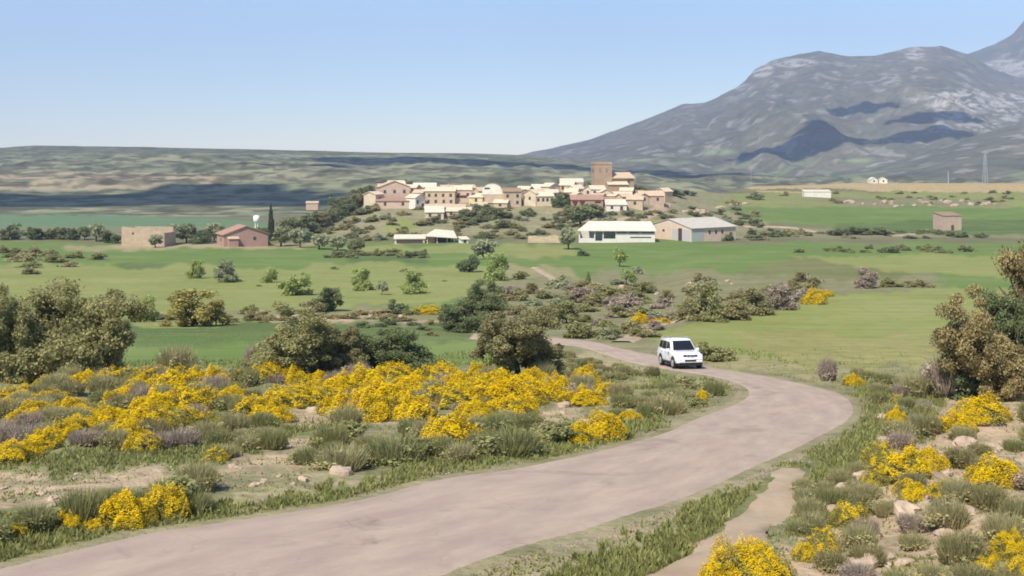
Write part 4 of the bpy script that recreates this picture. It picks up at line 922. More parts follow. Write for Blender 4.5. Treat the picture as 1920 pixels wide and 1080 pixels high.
def gravel():
    rnd = np.random.default_rng(8); N = 16000; i = rnd.integers(0, len(RC)-1, N); side = rnd.integers(0, 2, N); t = rnd.random(N)[:, None]
    A = np.where(side[:, None] == 0, E1s[i]*(1-t)+E1s[i+1]*t, E2s[i]*(1-t)+E2s[i+1]*t); Cn = RC[i]*(1-t)+RC[i+1]*t
    off = (A-Cn)/(np.linalg.norm(A-Cn, axis=1)[:, None]+1e-6); p = A+off*(np.abs(rnd.normal(size=(N, 1)))*.42+.02)
    ok = (p[:, 1] > 14) & (p[:, 1] < 70) & (fbm(p[:, 0]/1.6, p[:, 1]/1.6, 3, 4) > .5); p = p[ok]; n = len(p)
    z = height(p[:, 0], p[:, 1])+np.where(near_road(p[:, 0], p[:, 1]) < 0, .03, 0); s = (.010+.035*rnd.random(n)**3)[:, None]
    o = np.array([(1, 0, 0), (-.4, .8, 0), (-.5, -.8, 0), (0, 0, .8)]); a = rnd.random(n)*6.28; ca, sa = np.cos(a), np.sin(a)
    V_ = np.stack([np.stack([p[:, 0]+s[:, 0]*(v[0]*ca-v[1]*sa), p[:, 1]+s[:, 0]*(v[0]*sa+v[1]*ca), z+s[:, 0]*v[2]], 1) for v in o], 1).reshape(-1, 3)
    b4 = np.arange(n)[:, None]*4; Fq = np.concatenate([b4+np.array([[0, 1, 3]]), b4+np.array([[1, 2, 3]]), b4+np.array([[2, 0, 3]])])
    me = np_mesh('gravel', V_, Fq); me.materials.append(rough_mat('road_gravel', col(186, 166, 146), col(150, 132, 116), 2.5)); tag(link(bpy.data.objects.new('gravel', me)), 'loose gravel along the broken road edges', 'gravel', kind='stuff')
gravel()
# ================================================================ buildings
WALLC = {'cream': col(242, 220, 188), 'tan': col(226, 200, 168), 'pink': col(232, 202, 178), 'white': (.80, .74, .62), 'brown': col(200, 172, 142), 'yellow': col(244, 224, 170),
         'rose': col(214, 186, 164), 'redbrown': col(196, 160, 140), 'grey': col(190, 184, 178)}
ROOFC = {'light': col(252, 228, 196), 'tile': col(234, 204, 172), 'red': col(196, 156, 134), 'pale': (.72, .64, .49), 'brown': col(176, 150, 122), 'grey': col(222, 214, 198)}
GLASS = plain_mat('window_dark', (.07, .055, .045), .35, .4); WOOD = plain_mat('door_wood', (.10, .06, .04), .7); RED = plain_mat('dark_red_paint', (.12, .03, .025), .6)
def wmat(k): return rough_mat('plaster_wall_'+k, WALLC[k], tuple(v*.8 for v in WALLC[k]), .6, .6)
def rmat(k): return rough_mat('roof_tile_'+k, ROOFC[k], tuple(v*.78 for v in ROOFC[k]), .9, .9)
def house(px, base, wpx, hpx, rpx, ridge='x', yaw=0, wc='tan', rc='tile', wins=(2, 1), door=False, chim=False, label='', depth=None, dmin=385, name='village_house', cat='house', group='houses of the village', d_=None, oh=.35):
    if d_ is None: x, d, z = hit(px, base, dmin)
    else: x, d = (px-960)/F*d_, d_; z = -(base-HY)/F*d
    s = d/F; hpx *= 1.15 if name == 'village_house' else 1; W, H, RH = wpx*s, hpx*s, rpx*s; Dp = depth or max(5.5, min(W*.8, 10))
    rt = empty(name, (x, d, z), R(yaw*(2.2 if wpx < 36 and name == 'village_house' else 1))); tag(rt, label, cat, group)
    wm = wmat(wc); mb = MB(); B0 = -3.0
    if ridge == 'x':
        mb.add([(-W/2, 0, B0), (W/2, 0, B0), (W/2, Dp, B0), (-W/2, Dp, B0), (-W/2, 0, H), (W/2, 0, H), (W/2, Dp, H), (-W/2, Dp, H), (-W/2, Dp/2, H+RH-.05), (W/2, Dp/2, H+RH-.05)],
               [(0, 3, 2, 1), (0, 1, 5, 4), (2, 3, 7, 6), (1, 2, 6, 9, 5), (3, 0, 4, 8, 7), (4, 5, 9, 8), (6, 7, 8, 9)])
    elif ridge == 'y':
        mb.prism([(-W/2, B0), (W/2, B0), (W/2, H), (0, H+RH-.05), (-W/2, H)], 0, Dp)
    else:
        mb.add([(-W/2, 0, B0), (W/2, 0, B0), (W/2, Dp, B0), (-W/2, Dp, B0), (-W/2, 0, H), (W/2, 0, H), (W/2, Dp, H+RH-.05), (-W/2, Dp, H+RH-.05)],
               [(0, 3, 2, 1), (4, 5, 6, 7), (0, 1, 5, 4), (1, 2, 6, 5), (2, 3, 7, 6), (3, 0, 4, 7)])
    mb.build('wall', wm, rt)
    r = MB(); t = .22
    if ridge == 'x':
        sl_ = RH/(Dp/2)
        r.add([(-W/2-oh, -oh, H-sl_*oh), (W/2+oh, -oh, H-sl_*oh), (W/2+oh, Dp/2, H+RH), (-W/2-oh, Dp/2, H+RH), (W/2+oh, Dp+oh, H-sl_*oh), (-W/2-oh, Dp+oh, H-sl_*oh),
               (-W/2-oh, -oh, H-sl_*oh+t), (W/2+oh, -oh, H-sl_*oh+t), (W/2+oh, Dp/2, H+RH+t), (-W/2-oh, Dp/2, H+RH+t), (W/2+oh, Dp+oh, H-sl_*oh+t), (-W/2-oh, Dp+oh, H-sl_*oh+t)],
              [(0, 3, 2, 1), (3, 5, 4, 2), (6, 7, 8, 9), (9, 8, 10, 11), (0, 1, 7, 6), (5, 11, 10, 4), (1, 2, 8, 7), (2, 4, 10, 8), (0, 6, 9, 3), (3, 9, 11, 5)])
    elif ridge == 'y':
        sl_ = RH/(W/2)
        r.prism([(-W/2-oh, H-sl_*oh), (0, H+RH), (W/2+oh, H-sl_*oh), (W/2+oh, H-sl_*oh+t), (0, H+RH+t), (-W/2-oh, H-sl_*oh+t)], -oh, Dp+oh)
    else:
        sl_ = RH/Dp
        r.add([(-W/2-oh, -oh, H-sl_*oh), (W/2+oh, -oh, H-sl_*oh), (W/2+oh, Dp+oh, H+RH+sl_*oh), (-W/2-oh, Dp+oh, H+RH+sl_*oh), (-W/2-oh, -oh, H-sl_*oh+t), (W/2+oh, -oh, H-sl_*oh+t), (W/2+oh, Dp+oh, H+RH+sl_*oh+t), (-W/2-oh, Dp+oh, H+RH+sl_*oh+t)],
              [(0, 3, 2, 1), (4, 5, 6, 7), (0, 1, 5, 4), (1, 2, 6, 5), (2, 3, 7, 6), (3, 0, 4, 7)])
    ro = r.build('roof', rmat(rc), rt)
    if chim:
        MB().box(-.35, .35, -.3, .3, -1.0, 1.3).build('chimney', wm, ro, loc=(W*.24, Dp*.5, H+RH))
    nx, ny = wins
    rows = [H*(.62 if ny == 1 else .30+.42*j) for j in range(ny)]
    for j, zz in enumerate(rows):
        for i in range(nx):
            if door and j == 0 and i == nx//2: continue
            xx = -W/2+W*(i+.5)/nx+random.uniform(-.25, .25); ww, hh = .5, .65
            MB().box(xx-ww, xx+ww, -.06, .02, zz-hh, zz+hh).build('window', GLASS, rt)
    if door:
        xx = -W/2+W*(nx//2+.5)/max(nx, 1)
        MB().box(xx-.6, xx+.6, -.07, .02, 0, 2.1).build('door', WOOD, rt)
    return rt, W, H, RH, Dp
HS = [
 (745, 356, 30, 9, 6, 'x', 8, 'tan', 'light', (2, 1), 0, 0, 'pale roofed house at the top left of the village'),
 (712, 384, 30, 16, 5, 'x', 30, 'cream', 'light', (1, 1), 0, 0, 'small cream house at the far left end of the village'),
 (740, 374, 58, 20, 11, 'y', 14, 'pink', 'tile', (3, 1), 0, 0, 'wide pinkish gabled house at the left end of the village'),
 (738, 391, 66, 12, 5, 's', 4, 'pink', 'red', (2, 1), 0, 0, 'long low pinkish house under the wide gabled house'),
 (766, 366, 30, 12, 5, 'x', -8, 'tan', 'light', (2, 1), 0, 0, 'narrow tan house right behind the wide gabled house'),
 (796, 360, 42, 7, 7, 'x', 2, 'tan', 'pale', (2, 1), 0, 0, 'low house with a very bright roof left of the long tan house'),
 (783, 376, 22, 12, 5, 'x', -12, 'tan', 'tile', (1, 1), 0, 0, 'small tan house behind the bright white house'),
 (788, 392, 25, 18, 6, 'y', 22, 'white', 'light', (2, 1), 1, 0, 'bright white gabled house with two small windows'),
 (825, 386, 56, 24, 7, 'x', -3, 'tan', 'light', (4, 2), 0, 1, 'long two storey tan house left of the pink one'),
 (842, 362, 26, 8, 5, 'x', 10, 'cream', 'tile', (2, 1), 0, 0, 'cream house peeping over the long tan house'),
 (868, 380, 32, 21, 7, 'x', 0, 'pink', 'light', (2, 1), 0, 0, 'pink house with a dark red balcony opening'),
 (892, 384, 26, 12, 6, 's', -6, 'yellow', 'light', (1, 1), 0, 0, 'yellow house between the pink and arched houses'),
 (906, 370, 18, 10, 6, 'x', 12, 'cream', 'tile', (1, 1), 0, 0, 'small cream house touching the arched white house'),
 (834, 398, 76, 7, 5, 'x', 0, 'cream', 'tile', (4, 1), 0, 0, 'long low cream building in front of the tan house'),
 (815, 413, 34, 12, 9, 's', 3, 'cream', 'pale', (2, 1), 1, 0, 'outbuilding with bright lean-to roof, lowest on the left'),
 (862, 407, 52, 8, 6, 'x', -5, 'pink', 'light', (3, 1), 0, 0, 'low pinkish building right of the lowest outbuilding'),
 (961, 388, 34, 25, 6, 'x', 6, 'tan', 'brown', (2, 2), 0, 0, 'dull tan tall house right of the arched house'),
 (980, 366, 24, 9, 5, 'x', -10, 'brown', 'light', (2, 1), 0, 0, 'small brown house behind the dull tan tall house'),
 (993, 386, 28, 20, 7, 'y', -16, 'cream', 'light', (1, 1), 0, 0, 'cream gabled house with pale walls near mid village'),
 (1022, 386, 32, 16, 7, 'x', 4, 'cream', 'light', (4, 1), 0, 0, 'cream house with four windows left of the dark trees'),
 (1016, 364, 38, 8, 8, 'x', -4, 'tan', 'pale', (3, 1), 0, 0, 'house with broad pale roof high in mid village'),
 (1040, 366, 26, 14, 6, 'y', 18, 'cream', 'light', (1, 1), 0, 0, 'cream gabled house behind the dark trees'),
 (1062, 362, 26, 12, 6, 'x', -8, 'pink', 'light', (2, 1), 0, 0, 'pinkish house above the dark trees'),
 (1072, 350, 44, 7, 7, 'x', 3, 'tan', 'pale', (2, 1), 0, 0, 'topmost pale roofed house left of the church'),
 (1086, 370, 22, 14, 6, 'x', 14, 'white', 'light', (1, 1), 0, 0, 'white house left of the narrow passage near the church'),
 (1103, 370, 20, 13, 6, 'y', -10, 'cream', 'tile', (1, 1), 0, 0, 'narrow cream gable below the left side of the tower'),
 (1101, 391, 60, 14, 8, 'x', 0, 'redbrown', 'red', (0, 0), 0, 0, 'red brown house with two dark V shaped openings'),
 (1122, 372, 28, 15, 6, 'x', 6, 'white', 'light', (2, 1), 0, 0, 'white house directly below the church tower'),
 (1158, 379, 54, 9, 7, 'x', -2, 'pink', 'light', (3, 1), 0, 0, 'long pink house under the church nave'),
 (1142, 386, 26, 9, 5, 'x', 5, 'rose', 'red', (1, 1), 0, 0, 'small rose house above the yellow white one'),
 (1156, 398, 38, 11, 8, 's', 2, 'white', 'pale', (2, 1), 1, 0, 'yellow white house with a door, lowest under the church'),
 (1190, 392, 30, 15, 6, 'x', -5, 'tan', 'tile', (1, 1), 0, 0, 'tan house right of the yellow white house'),
 (1200, 372, 26, 8, 5, 'x', 12, 'brown', 'brown', (1, 1), 0, 0, 'small brown house right of the church nave'),
 (1222, 385, 46, 15, 8, 'x', 0, 'rose', 'tile', (2, 1), 0, 0, 'brown stone house near the right end of the village'),
 (722, 362, 22, 10, 5, 'x', 12, 'brown', 'tile', (1, 1), 0, 0, 'small brown house left behind the wide gabled house'),
 (806, 374, 24, 12, 5, 'y', -8, 'pink', 'light', (1, 1), 0, 0, 'pink gable peeping between white house and long tan house'),
 (881, 366, 22, 12, 5, 'x', 8, 'cream', 'tile', (1, 1), 0, 0, 'cream house behind the pink balcony house'),
 (941, 376, 20, 13, 5, 'x', -12, 'rose', 'tile', (1, 1), 0, 0, 'rose house tucked between arched and dull tan houses'),
 (975, 379, 18, 16, 5, 'y', 14, 'cream', 'light', (1, 1), 0, 0, 'slim cream gable right of the dull tan tall house'),
 (1007, 377, 20, 14, 6, 'y', -12, 'tan', 'light', (1, 1), 0, 0, 'slim tan gable left behind the four window house'),
 (1036, 375, 24, 12, 5, 'x', 6, 'pink', 'light', (2, 1), 0, 0, 'pink house right behind the four window house'),
 (1070, 377, 24, 14, 6, 'x', -6, 'cream', 'light', (2, 1), 0, 0, 'cream house right of the dark village trees'),
 (1087, 383, 22, 14, 6, 'y', 8, 'tan', 'light', (1, 1), 0, 0, 'tan gable behind the red brown house'),
 (1119, 384, 20, 13, 5, 'x', -10, 'cream', 'tile', (1, 1), 0, 0, 'cream house behind the right end of the red brown house'),
 (1137, 377, 24, 14, 6, 'y', 6, 'cream', 'light', (1, 1), 0, 0, 'cream gable just under the church chapel'),
 (1176, 386, 20, 14, 5, 'x', 10, 'yellow', 'tile', (1, 1), 0, 0, 'yellowish house above the right of the yellow white one'),
 (1174, 371, 24, 11, 5, 'x', -6, 'tan', 'light', (2, 1), 0, 0, 'tan house against the nave wall'),
 (1208, 384, 20, 13, 5, 'y', 12, 'pink', 'tile', (1, 1), 0, 0, 'pink gable left of the brown stone house'),
 (900, 397, 28, 9, 5, 'x', 4, 'cream', 'tile', (1, 1), 0, 0, 'low cream building below the yellow house'),
 (938, 390, 26, 8, 5, 'x', -6, 'tan', 'light', (1, 1), 0, 0, 'low tan shed right under the arched white house'),
 (1238, 378, 22, 16, 6, 'y', -20, 'tan', 'light', (1, 1), 0, 0, 'last tan gabled house at the right end above the lane'),
]
for h in HS:
    house(h[0], h[1], h[2], h[3], h[4], h[5], h[6], h[7], h[8], h[9], bool(h[10]), bool(h[11]), h[12])
# openings special to two houses
def child_of(label):
    return next(o for o in C.objects if o.get('label') == label)
o = child_of('pink house with a dark red balcony opening')
MB().box(-2.6, 1.5, -.12, .02, 1.9, 2.9).build('balcony', RED, o)
o = child_of('red brown house with two dark V shaped openings')
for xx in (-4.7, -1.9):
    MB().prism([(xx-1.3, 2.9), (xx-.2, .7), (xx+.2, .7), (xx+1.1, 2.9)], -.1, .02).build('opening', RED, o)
MB().box(3.0, 5.4, -.1, .02, 2.1, 2.8).build('window', RED, o)
# arched white house: barrel front over a tan wall
x, d, z = hit(923, 384, 385); s = d/F
rt = empty('village_house', (x, d, z), 0); tag(rt, 'white house with a big rounded arched front above a tan wall', 'house', 'houses of the village')
Wd = 40*s; MB().box(-Wd/2, Wd/2, 0, 7, -3, 19*s).build('wall', wmat('tan'), rt)
arch = [(-Wd*.49, 19*s)]+[(-Wd*.47*math.cos(a_), 25*s+14*s*math.sin(a_)) for a_ in np.linspace(0, math.pi, 13)]+[(Wd*.49, 19*s)]
MB().prism([(q[0], q[1]) for q in arch][::-1], -.12, 7.1).build('gable_front', wmat('white'), rt)
aro = [(-Wd*.49*math.cos(a_), 25.3*s+14.6*s*math.sin(a_)) for a_ in np.linspace(.9, math.pi, 10)]
ari = [(-Wd*.472*math.cos(a_), 25*s+14.1*s*math.sin(a_)) for a_ in np.linspace(.9, math.pi, 10)]
MB().prism((aro+ari[::-1]), .2, 7.4).build('roof', rmat('brown'), rt)
MB().box(-3.1, -1.0, -.18, 0, 29*s, 32*s).build('window', GLASS, rt)
MB().box(-3.4, 3.9, -.4, 0, 3.4*s, 5.2*s).build('ledge', wmat('cream'), rt)
# church
x, d, z = hit(1131.5, 361, 385); s = d/F
rt = empty('church', (x, d, z), R(8)); tag(rt, 'stone church with a square bell tower, highest in the village', 'church')
TW = 33*s; TH = (361-304)*s; ST = rough_mat('church_stone', col(202, 174, 146), col(180, 152, 126), .5)
tw = MB().box(-TW/2, TW/2, 0, TW, -2, TH-1.1).build('tower', ST, rt)
MB().box(-TW/2-.18, TW/2+.18, -.18, TW+.18, TH-1.1, TH-.75).box(-TW/2, TW/2, 0, TW, TH-.75, TH).build('parapet', ST, tw)
for xx in (-1.4, 1.4):
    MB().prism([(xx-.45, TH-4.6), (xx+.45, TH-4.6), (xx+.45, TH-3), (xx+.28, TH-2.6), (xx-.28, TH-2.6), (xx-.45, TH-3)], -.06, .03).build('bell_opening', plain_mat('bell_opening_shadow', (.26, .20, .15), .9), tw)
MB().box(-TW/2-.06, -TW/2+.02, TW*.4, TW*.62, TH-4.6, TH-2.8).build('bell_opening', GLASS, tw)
NL = 50*s; NH = 27*s; nx0 = TW/2+.02
nv = MB().box(nx0, nx0+NL*.86, 1.0, 11, -2, NH).build('nave', ST, rt)
MB().add([(nx0-1.5, .2, NH-.3), (nx0+NL*.86+.5, .2, NH-.3), (nx0+NL*.80, 6, NH+9*s), (nx0, 6, NH+9*s), (nx0+NL*.86+.5, 11.6, NH-.3), (nx0-1.5, 11.6, NH-.3), (nx0-1.5, .2, NH-.02), (nx0+NL*.86+.5, .2, NH-.02), (nx0+NL*.80, 6, NH+9*s+.3), (nx0, 6, NH+9*s+.3), (nx0+NL*.86+.5, 11.6, NH-.02), (nx0-1.5, 11.6, NH-.02)],
         [(0, 3, 2, 1), (3, 5, 4, 2), (6, 7, 8, 9), (9, 8, 10, 11), (0, 1, 7, 6), (5, 11, 10, 4), (1, 2, 8, 7), (2, 4, 10, 8), (0, 6, 9, 3), (3, 9, 11, 5)]).build('roof', rmat('tile'), nv)
MB().box(nx0-2, nx0+NL*.55, -2.2, .95, -2, NH*.52).build('side_chapel', ST, rt)
MB().add([(nx0-2.4, -2.7, NH*.52), (nx0+NL*.55+.4, -2.7, NH*.52), (nx0+NL*.55+.4, .97, NH*.52+1.2), (nx0-2.4, .97, NH*.52+1.2), (nx0-2.4, -2.7, NH*.52+.25), (nx0+NL*.55+.4, -2.7, NH*.52+.25), (nx0+NL*.55+.4, .97, NH*.52+1.45), (nx0-2.4, .97, NH*.52+1.45)],
         [(0, 3, 2, 1), (4, 5, 6, 7), (0, 1, 5, 4), (1, 2, 6, 5), (2, 3, 7, 6), (3, 0, 4, 7)]).build('chapel_roof', rmat('light'), rt)
for xx in (4, 7.5): MB().box(nx0+xx-.35, nx0+xx+.35, .93, 1.02, NH*.62, NH*.8).build('window', GLASS, nv)
# ---- farm barns
def yaw_box_barn():
    # long barn: gable end faces left front, long side faces right front
    x, d, z = hit(1296, 454); s = d/F; a_ = R(35); L_, Wb, H, RH = 20.5, 21, 25*s, 15*s
    rt = empty('barn', (x, d, z), a_); tag(rt, 'long barn with a cream gable, pale grey roof and three windows', 'barn')
    W_ = rough_mat('barn_plaster', col(240, 214, 188), col(228, 198, 170), .4, .4)
    mb = MB(); mb.add([(0, 0, -2), (L_, 0, -2), (L_, Wb, -2), (0, Wb, -2), (0, 0, H), (L_, 0, H), (L_, Wb, H), (0, Wb, H), (0, Wb/2, H+RH), (L_, Wb/2, H+RH)],
           [(0, 3, 2, 1), (0, 1, 5, 4), (1, 2, 6, 9, 5), (2, 3, 7, 6), (3, 0, 4, 8, 7), (4, 5, 9, 8), (6, 7, 8, 9)])
    mb.build('wall', W_, rt)
    o_ = .5; sl_ = RH/(Wb/2); t = .2; h0 = H-sl_*o_+.06
    MB().add([(-.3, -o_, h0), (L_+o_, -o_, h0), (L_+o_, Wb/2, H+RH+.06), (-.3, Wb/2, H+RH+.06), (L_+o_, Wb+o_, h0), (-.3, Wb+o_, h0), (-.3, -o_, h0+t), (L_+o_, -o_, h0+t), (L_+o_, Wb/2, H+RH+t+.06), (-.3, Wb/2, H+RH+t+.06), (L_+o_, Wb+o_, h0+t), (-.3, Wb+o_, h0+t)],
             [(0, 3, 2, 1), (3, 5, 4, 2), (6, 7, 8, 9), (9, 8, 10, 11), (0, 1, 7, 6), (5, 11, 10, 4), (1, 2, 8, 7), (2, 4, 10, 8), (0, 6, 9, 3), (3, 9, 11, 5)]).build('roof', rmat('grey'), rt)
    for xx in (8.3, 11.3, 14.2): MB().box(xx-.4, xx+.4, -.08, .02, 2.3, 3.5).build('window', GLASS, rt)
    gm_ = plain_mat('sheet_metal_door', (.46, .44, .43), .5)
    MB().box(-.1, .02, .6, 4.2, 0, 4.0).build('sliding_door', gm_, rt)
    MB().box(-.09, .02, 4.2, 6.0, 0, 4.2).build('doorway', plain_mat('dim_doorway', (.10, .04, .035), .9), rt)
    MB().box(-.1, .02, 6.0, 8.8, 0, 4.0).build('sliding_door', gm_, rt)
    MB().box(-.08, .02, 12.6, 13.6, 2.8, 3.5).build('window', GLASS, rt)
    MB().box(.3, 5.6, -.08, .02, 0, 3.9).build('side_door', plain_mat('grey_green_door', (.42, .42, .38), .5), rt)
yaw_box_barn()
x, d, z = hit(1156, 455); s = d/F
rt = empty('open_shed', (x, d-1, z), R(-4)); tag(rt, 'long white farm shed with a pale roof and dark openings', 'shed')
HW = 71*s; H = 22*s; W_ = rough_mat('whitewash', (.72, .68, .60), (.60, .56, .48), .5, .5)
MB().box(-HW, HW, 8.6, 9, -2, H).box(-HW, -HW+.3, .3, 8.6, -2, H*.9).box(HW-.3, HW, .3, 8.6, -2, H*.9).build('back_wall', W_, rt)
MB().box(-HW, -HW*.58, 0, .3, -2, H*.38).box(-HW*.38, -HW*.02, 0, .3, -2, H*.34).box(-HW*.02, HW, 0, .3, -2, H*.80).box(-HW*.58, -HW*.38, 0, .3, -2, .6).build('front_wall', W_, rt)
for q in (-.98, -.58, -.36, -.02, .28, .62, .98): MB().box(HW*q-.18, HW*q+.18, -.05, .22, -1, H).build('post', W_, rt)
MB().add([(-HW-.4, -.9, H), (HW+.4, -.9, H), (HW-.8, 9.4, H+14*s), (-HW+3.2, 9.4, H+14*s), (-HW-.4, -.9, H+.25), (HW+.4, -.9, H+.25), (HW-.8, 9.4, H+14*s+.25), (-HW+3.2, 9.4, H+14*s+.25)],
         [(0, 3, 2, 1), (4, 5, 6, 7), (0, 1, 5, 4), (1, 2, 6, 5), (2, 3, 7, 6), (3, 0, 4, 7)]).build('roof', rough_mat('pale_sheet_roof', (.72, .65, .52), (.62, .55, .43), .3, .4), rt)
MB().box(HW*.35, HW*.9, -.06, .02, H*.42, H*.52).build('slot_window', GLASS, rt)
# canopy sheds left of centre
x, d, z = hit(826, 456); s = d/F
rt = empty('field_shelter', (x, d, z), R(6)); tag(rt, 'open shelter with a bright slanting roof below the village', 'shelter')
a_ = 31*s
MB().add([(-a_, -.5, 13*s), (a_, -1.5, 9*s), (a_*.86, 6, 20*s), (-a_*.3, 6, 23*s), (-a_, -.5, 13*s+.2), (a_, -1.5, 9*s+.2), (a_*.86, 6, 20*s+.2), (-a_*.3, 6, 23*s+.2)], [(0, 3, 2, 1), (4, 5, 6, 7), (0, 1, 5, 4), (1, 2, 6, 5), (2, 3, 7, 6), (3, 0, 4, 7)]).build('roof', rmat('pale'), rt)
for xx, yy in ((-.8, .2), (-.2, .2), (.4, .2), (.85, 0), (-.2, 5), (.7, 5)): MB().box(a_*xx-.12, a_*xx+.12, yy, yy+.24, -1, 10.5*s).build('post', W_, rt)
MB().box(-a_*.75, a_*.8, 5.4, 5.6, -1, 12*s).build('back_wall', WOOD, rt)
house(768, 456, 56, 8, 5, 's', 3, 'cream', 'pale', (0, 0), False, False, 'low long lean-to with a black open front below the village', dmin=0, name='lean_to_shed', cat='shed', group='small farm sheds', depth=5)
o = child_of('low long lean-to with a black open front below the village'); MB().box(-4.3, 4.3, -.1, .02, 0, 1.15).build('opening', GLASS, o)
house(872, 456, 14, 7, 3, 's', 20, 'white', 'pale', (1, 1), False, False, 'tiny bright hut right of the slanting roof shelter', dmin=0, name='field_hut', cat='hut', group='small farm sheds', depth=3)
# pink farmhouse
x, d, z = hit(420, 463); s = d/F; a_ = R(28)
rt = empty('farmhouse', (x, d, z), a_-R(0)); tag(rt, 'pink farmhouse with a gabled front and tiled roof left of the cypress', 'house')
Wf = 74*s/math.cos(a_); H = 22*s; RH = 15*s; Lf = 9.5; W_ = rough_mat('pink_plaster', col(198, 160, 144), col(182, 146, 130), .4, .5)
MB().prism([(0, -2), (Wf, -2), (Wf, H), (Wf/2, H+RH), (0, H)], 0, Lf).build('wall', W_, rt)
sl_ = RH/(Wf/2); o_ = .5; MB().prism([(-o_, H-sl_*o_+.05), (Wf/2, H+RH+.05), (Wf+o_, H-sl_*o_+.05), (Wf+o_, H-sl_*o_+.3), (Wf/2, H+RH+.3), (-o_, H-sl_*o_+.3)], -.4, Lf+.4).build('roof', rmat('red'), rt)
MB().box(1.2, 4.2, -1.6, .01, -1, H*.66).build('porch', W_, rt)
MB().add([(.9, -1.9, H*.66), (4.5, -1.9, H*.66), (4.5, .0, H*.80), (.9, 0, H*.80), (.9, -1.9, H*.66+.2), (4.5, -1.9, H*.66+.2), (4.5, .0, H*.80+.2), (.9, 0, H*.80+.2)], [(0, 3, 2, 1), (4, 5, 6, 7), (0, 1, 5, 4), (1, 2, 6, 5), (2, 3, 7, 6), (3, 0, 4, 7)]).build('porch_roof', rmat('tile'), rt)
MB().box(-.06, .02, 3.5, 4.4, 1.6, 2.6).build('window', GLASS, rt)
MB().box(Wf*.66, Wf*.66+.9, -.06, .02, 1.9, 2.9).build('window', GLASS, rt)
# long ruined stone building on the left
x, d, z = hit(268, 462); s = d/F; rt = empty('stone_ruin', (x, d, z), R(-6)); tag(rt, 'long roofless stone building left of the pink farmhouse', 'ruin')
W2 = 42*s; SR = rough_mat('ruin_stone', col(214, 190, 162), col(190, 166, 138), .7)
top = [(-W2, 35*s), (-W2*.93, 37*s), (-W2*.72, 35*s), (-W2*.4, 34*s), (0, 34.5*s), (W2*.3, 33*s), (W2*.52, 34*s), (W2*.6, 30*s), (W2*.84, 29*s), (W2, 26*s)]
MB().prism([(-W2, -2)]+[(W2, -2)]+top[::-1], 0, .6).build('front_wall', SR, rt)
MB().box(-W2, -W2+.6, .6, 9, -2, 33*s).build('end_wall', SR, rt); MB().box(W2-.6, W2, .6, 9, -2, 25*s).build('end_wall', SR, rt); MB().box(-W2+.6, W2-.6, 8.4, 9, -2, 34*s).build('back_wall', SR, rt)
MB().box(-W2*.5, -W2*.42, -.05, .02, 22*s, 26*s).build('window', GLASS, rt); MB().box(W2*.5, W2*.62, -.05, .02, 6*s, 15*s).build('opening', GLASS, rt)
# stone hut and sheds on the right plateau
house(1786, 432, 38, 27, 5, 's', 12, 'rose', 'brown', (1, 1), True, False, 'square brown stone hut in the right hand field', dmin=0, name='stone_hut', cat='hut', group='huts of the right plateau', depth=7, oh=.2)
house(1533, 370, 50, 10, 3, 's', -3, 'white', 'pale', (0, 0), False, False, 'long bright shed on the right plateau', dmin=450, name='plateau_shed', cat='shed', group='huts of the right plateau', depth=6, oh=.2)
house(1639, 344, 15, 7, 4, 'y', 10, 'white', 'pale', (1, 1), False, False, 'left one of two tiny bright huts on the skyline ledge', dmin=450, name='field_hut', cat='hut', group='huts of the right plateau', depth=4, oh=.2)
house(1656, 344, 15, 7, 4, 'y', -8, 'white', 'pale', (1, 1), False, False, 'right one of two tiny bright huts on the skyline ledge', dmin=450, name='field_hut', cat='hut', group='huts of the right plateau', depth=4, oh=.2)
house(585, 385, 22, 4, 3, 'x', 5, 'tan', 'tile', (0, 0), False, False, 'distant pale house behind the wooded edge of the hill', d_=700, dmin=0, name='distant_house', cat='house', group='distant farms', depth=8)
#house(300, 413, 10, 3, 1.5, 'x', 5, 'tan', 'tile', (0, 0), False, False, 'tiny pale farm building far behind the stone ruin', d_=640, dmin=0, name='distant_house', cat='house', group='distant farms', depth=7)
# dry stone walls
def wall_line(pts, h, t, label, matc=None, name='stone_wall'):
    P_ = [hit(*q) for q in pts]; mb = MB()
    for (x0, y0, z0), (x1, y1, z1) in zip(P_[:-1], P_[1:]):
        dx, dy = x1-x0, y1-y0; L_ = math.hypot(dx, dy); M = Matrix.Translation((x0, y0, 0)) @ Matrix.Rotation(math.atan2(dy, dx), 4, 'Z')
        n = max(2, int(L_/2)); tp = [(L_*i/n, z0+(z1-z0)*i/n+h*random.uniform(.8, 1.05)) for i in range(n+1)]
        mb.prism([(0, min(z0, z1)-1.5), (L_, min(z0, z1)-1.5)]+tp[::-1], -t/2, t/2, M)
    tag(mb.build(name, matc or SR), label, 'wall')
wall_line([(990, 455), (1051, 455)], 2.4, .5, 'pale low wall left of the white farm shed', rough_mat('pale_wall', col(226, 206, 166), col(196, 172, 138), .8))
wall_line([(1150, 402), (1176, 401)], 1.2, .4, 'short pale garden wall under the yellow white house', rough_mat('pale_wall', col(226, 206, 166), col(196, 172, 138), .8))
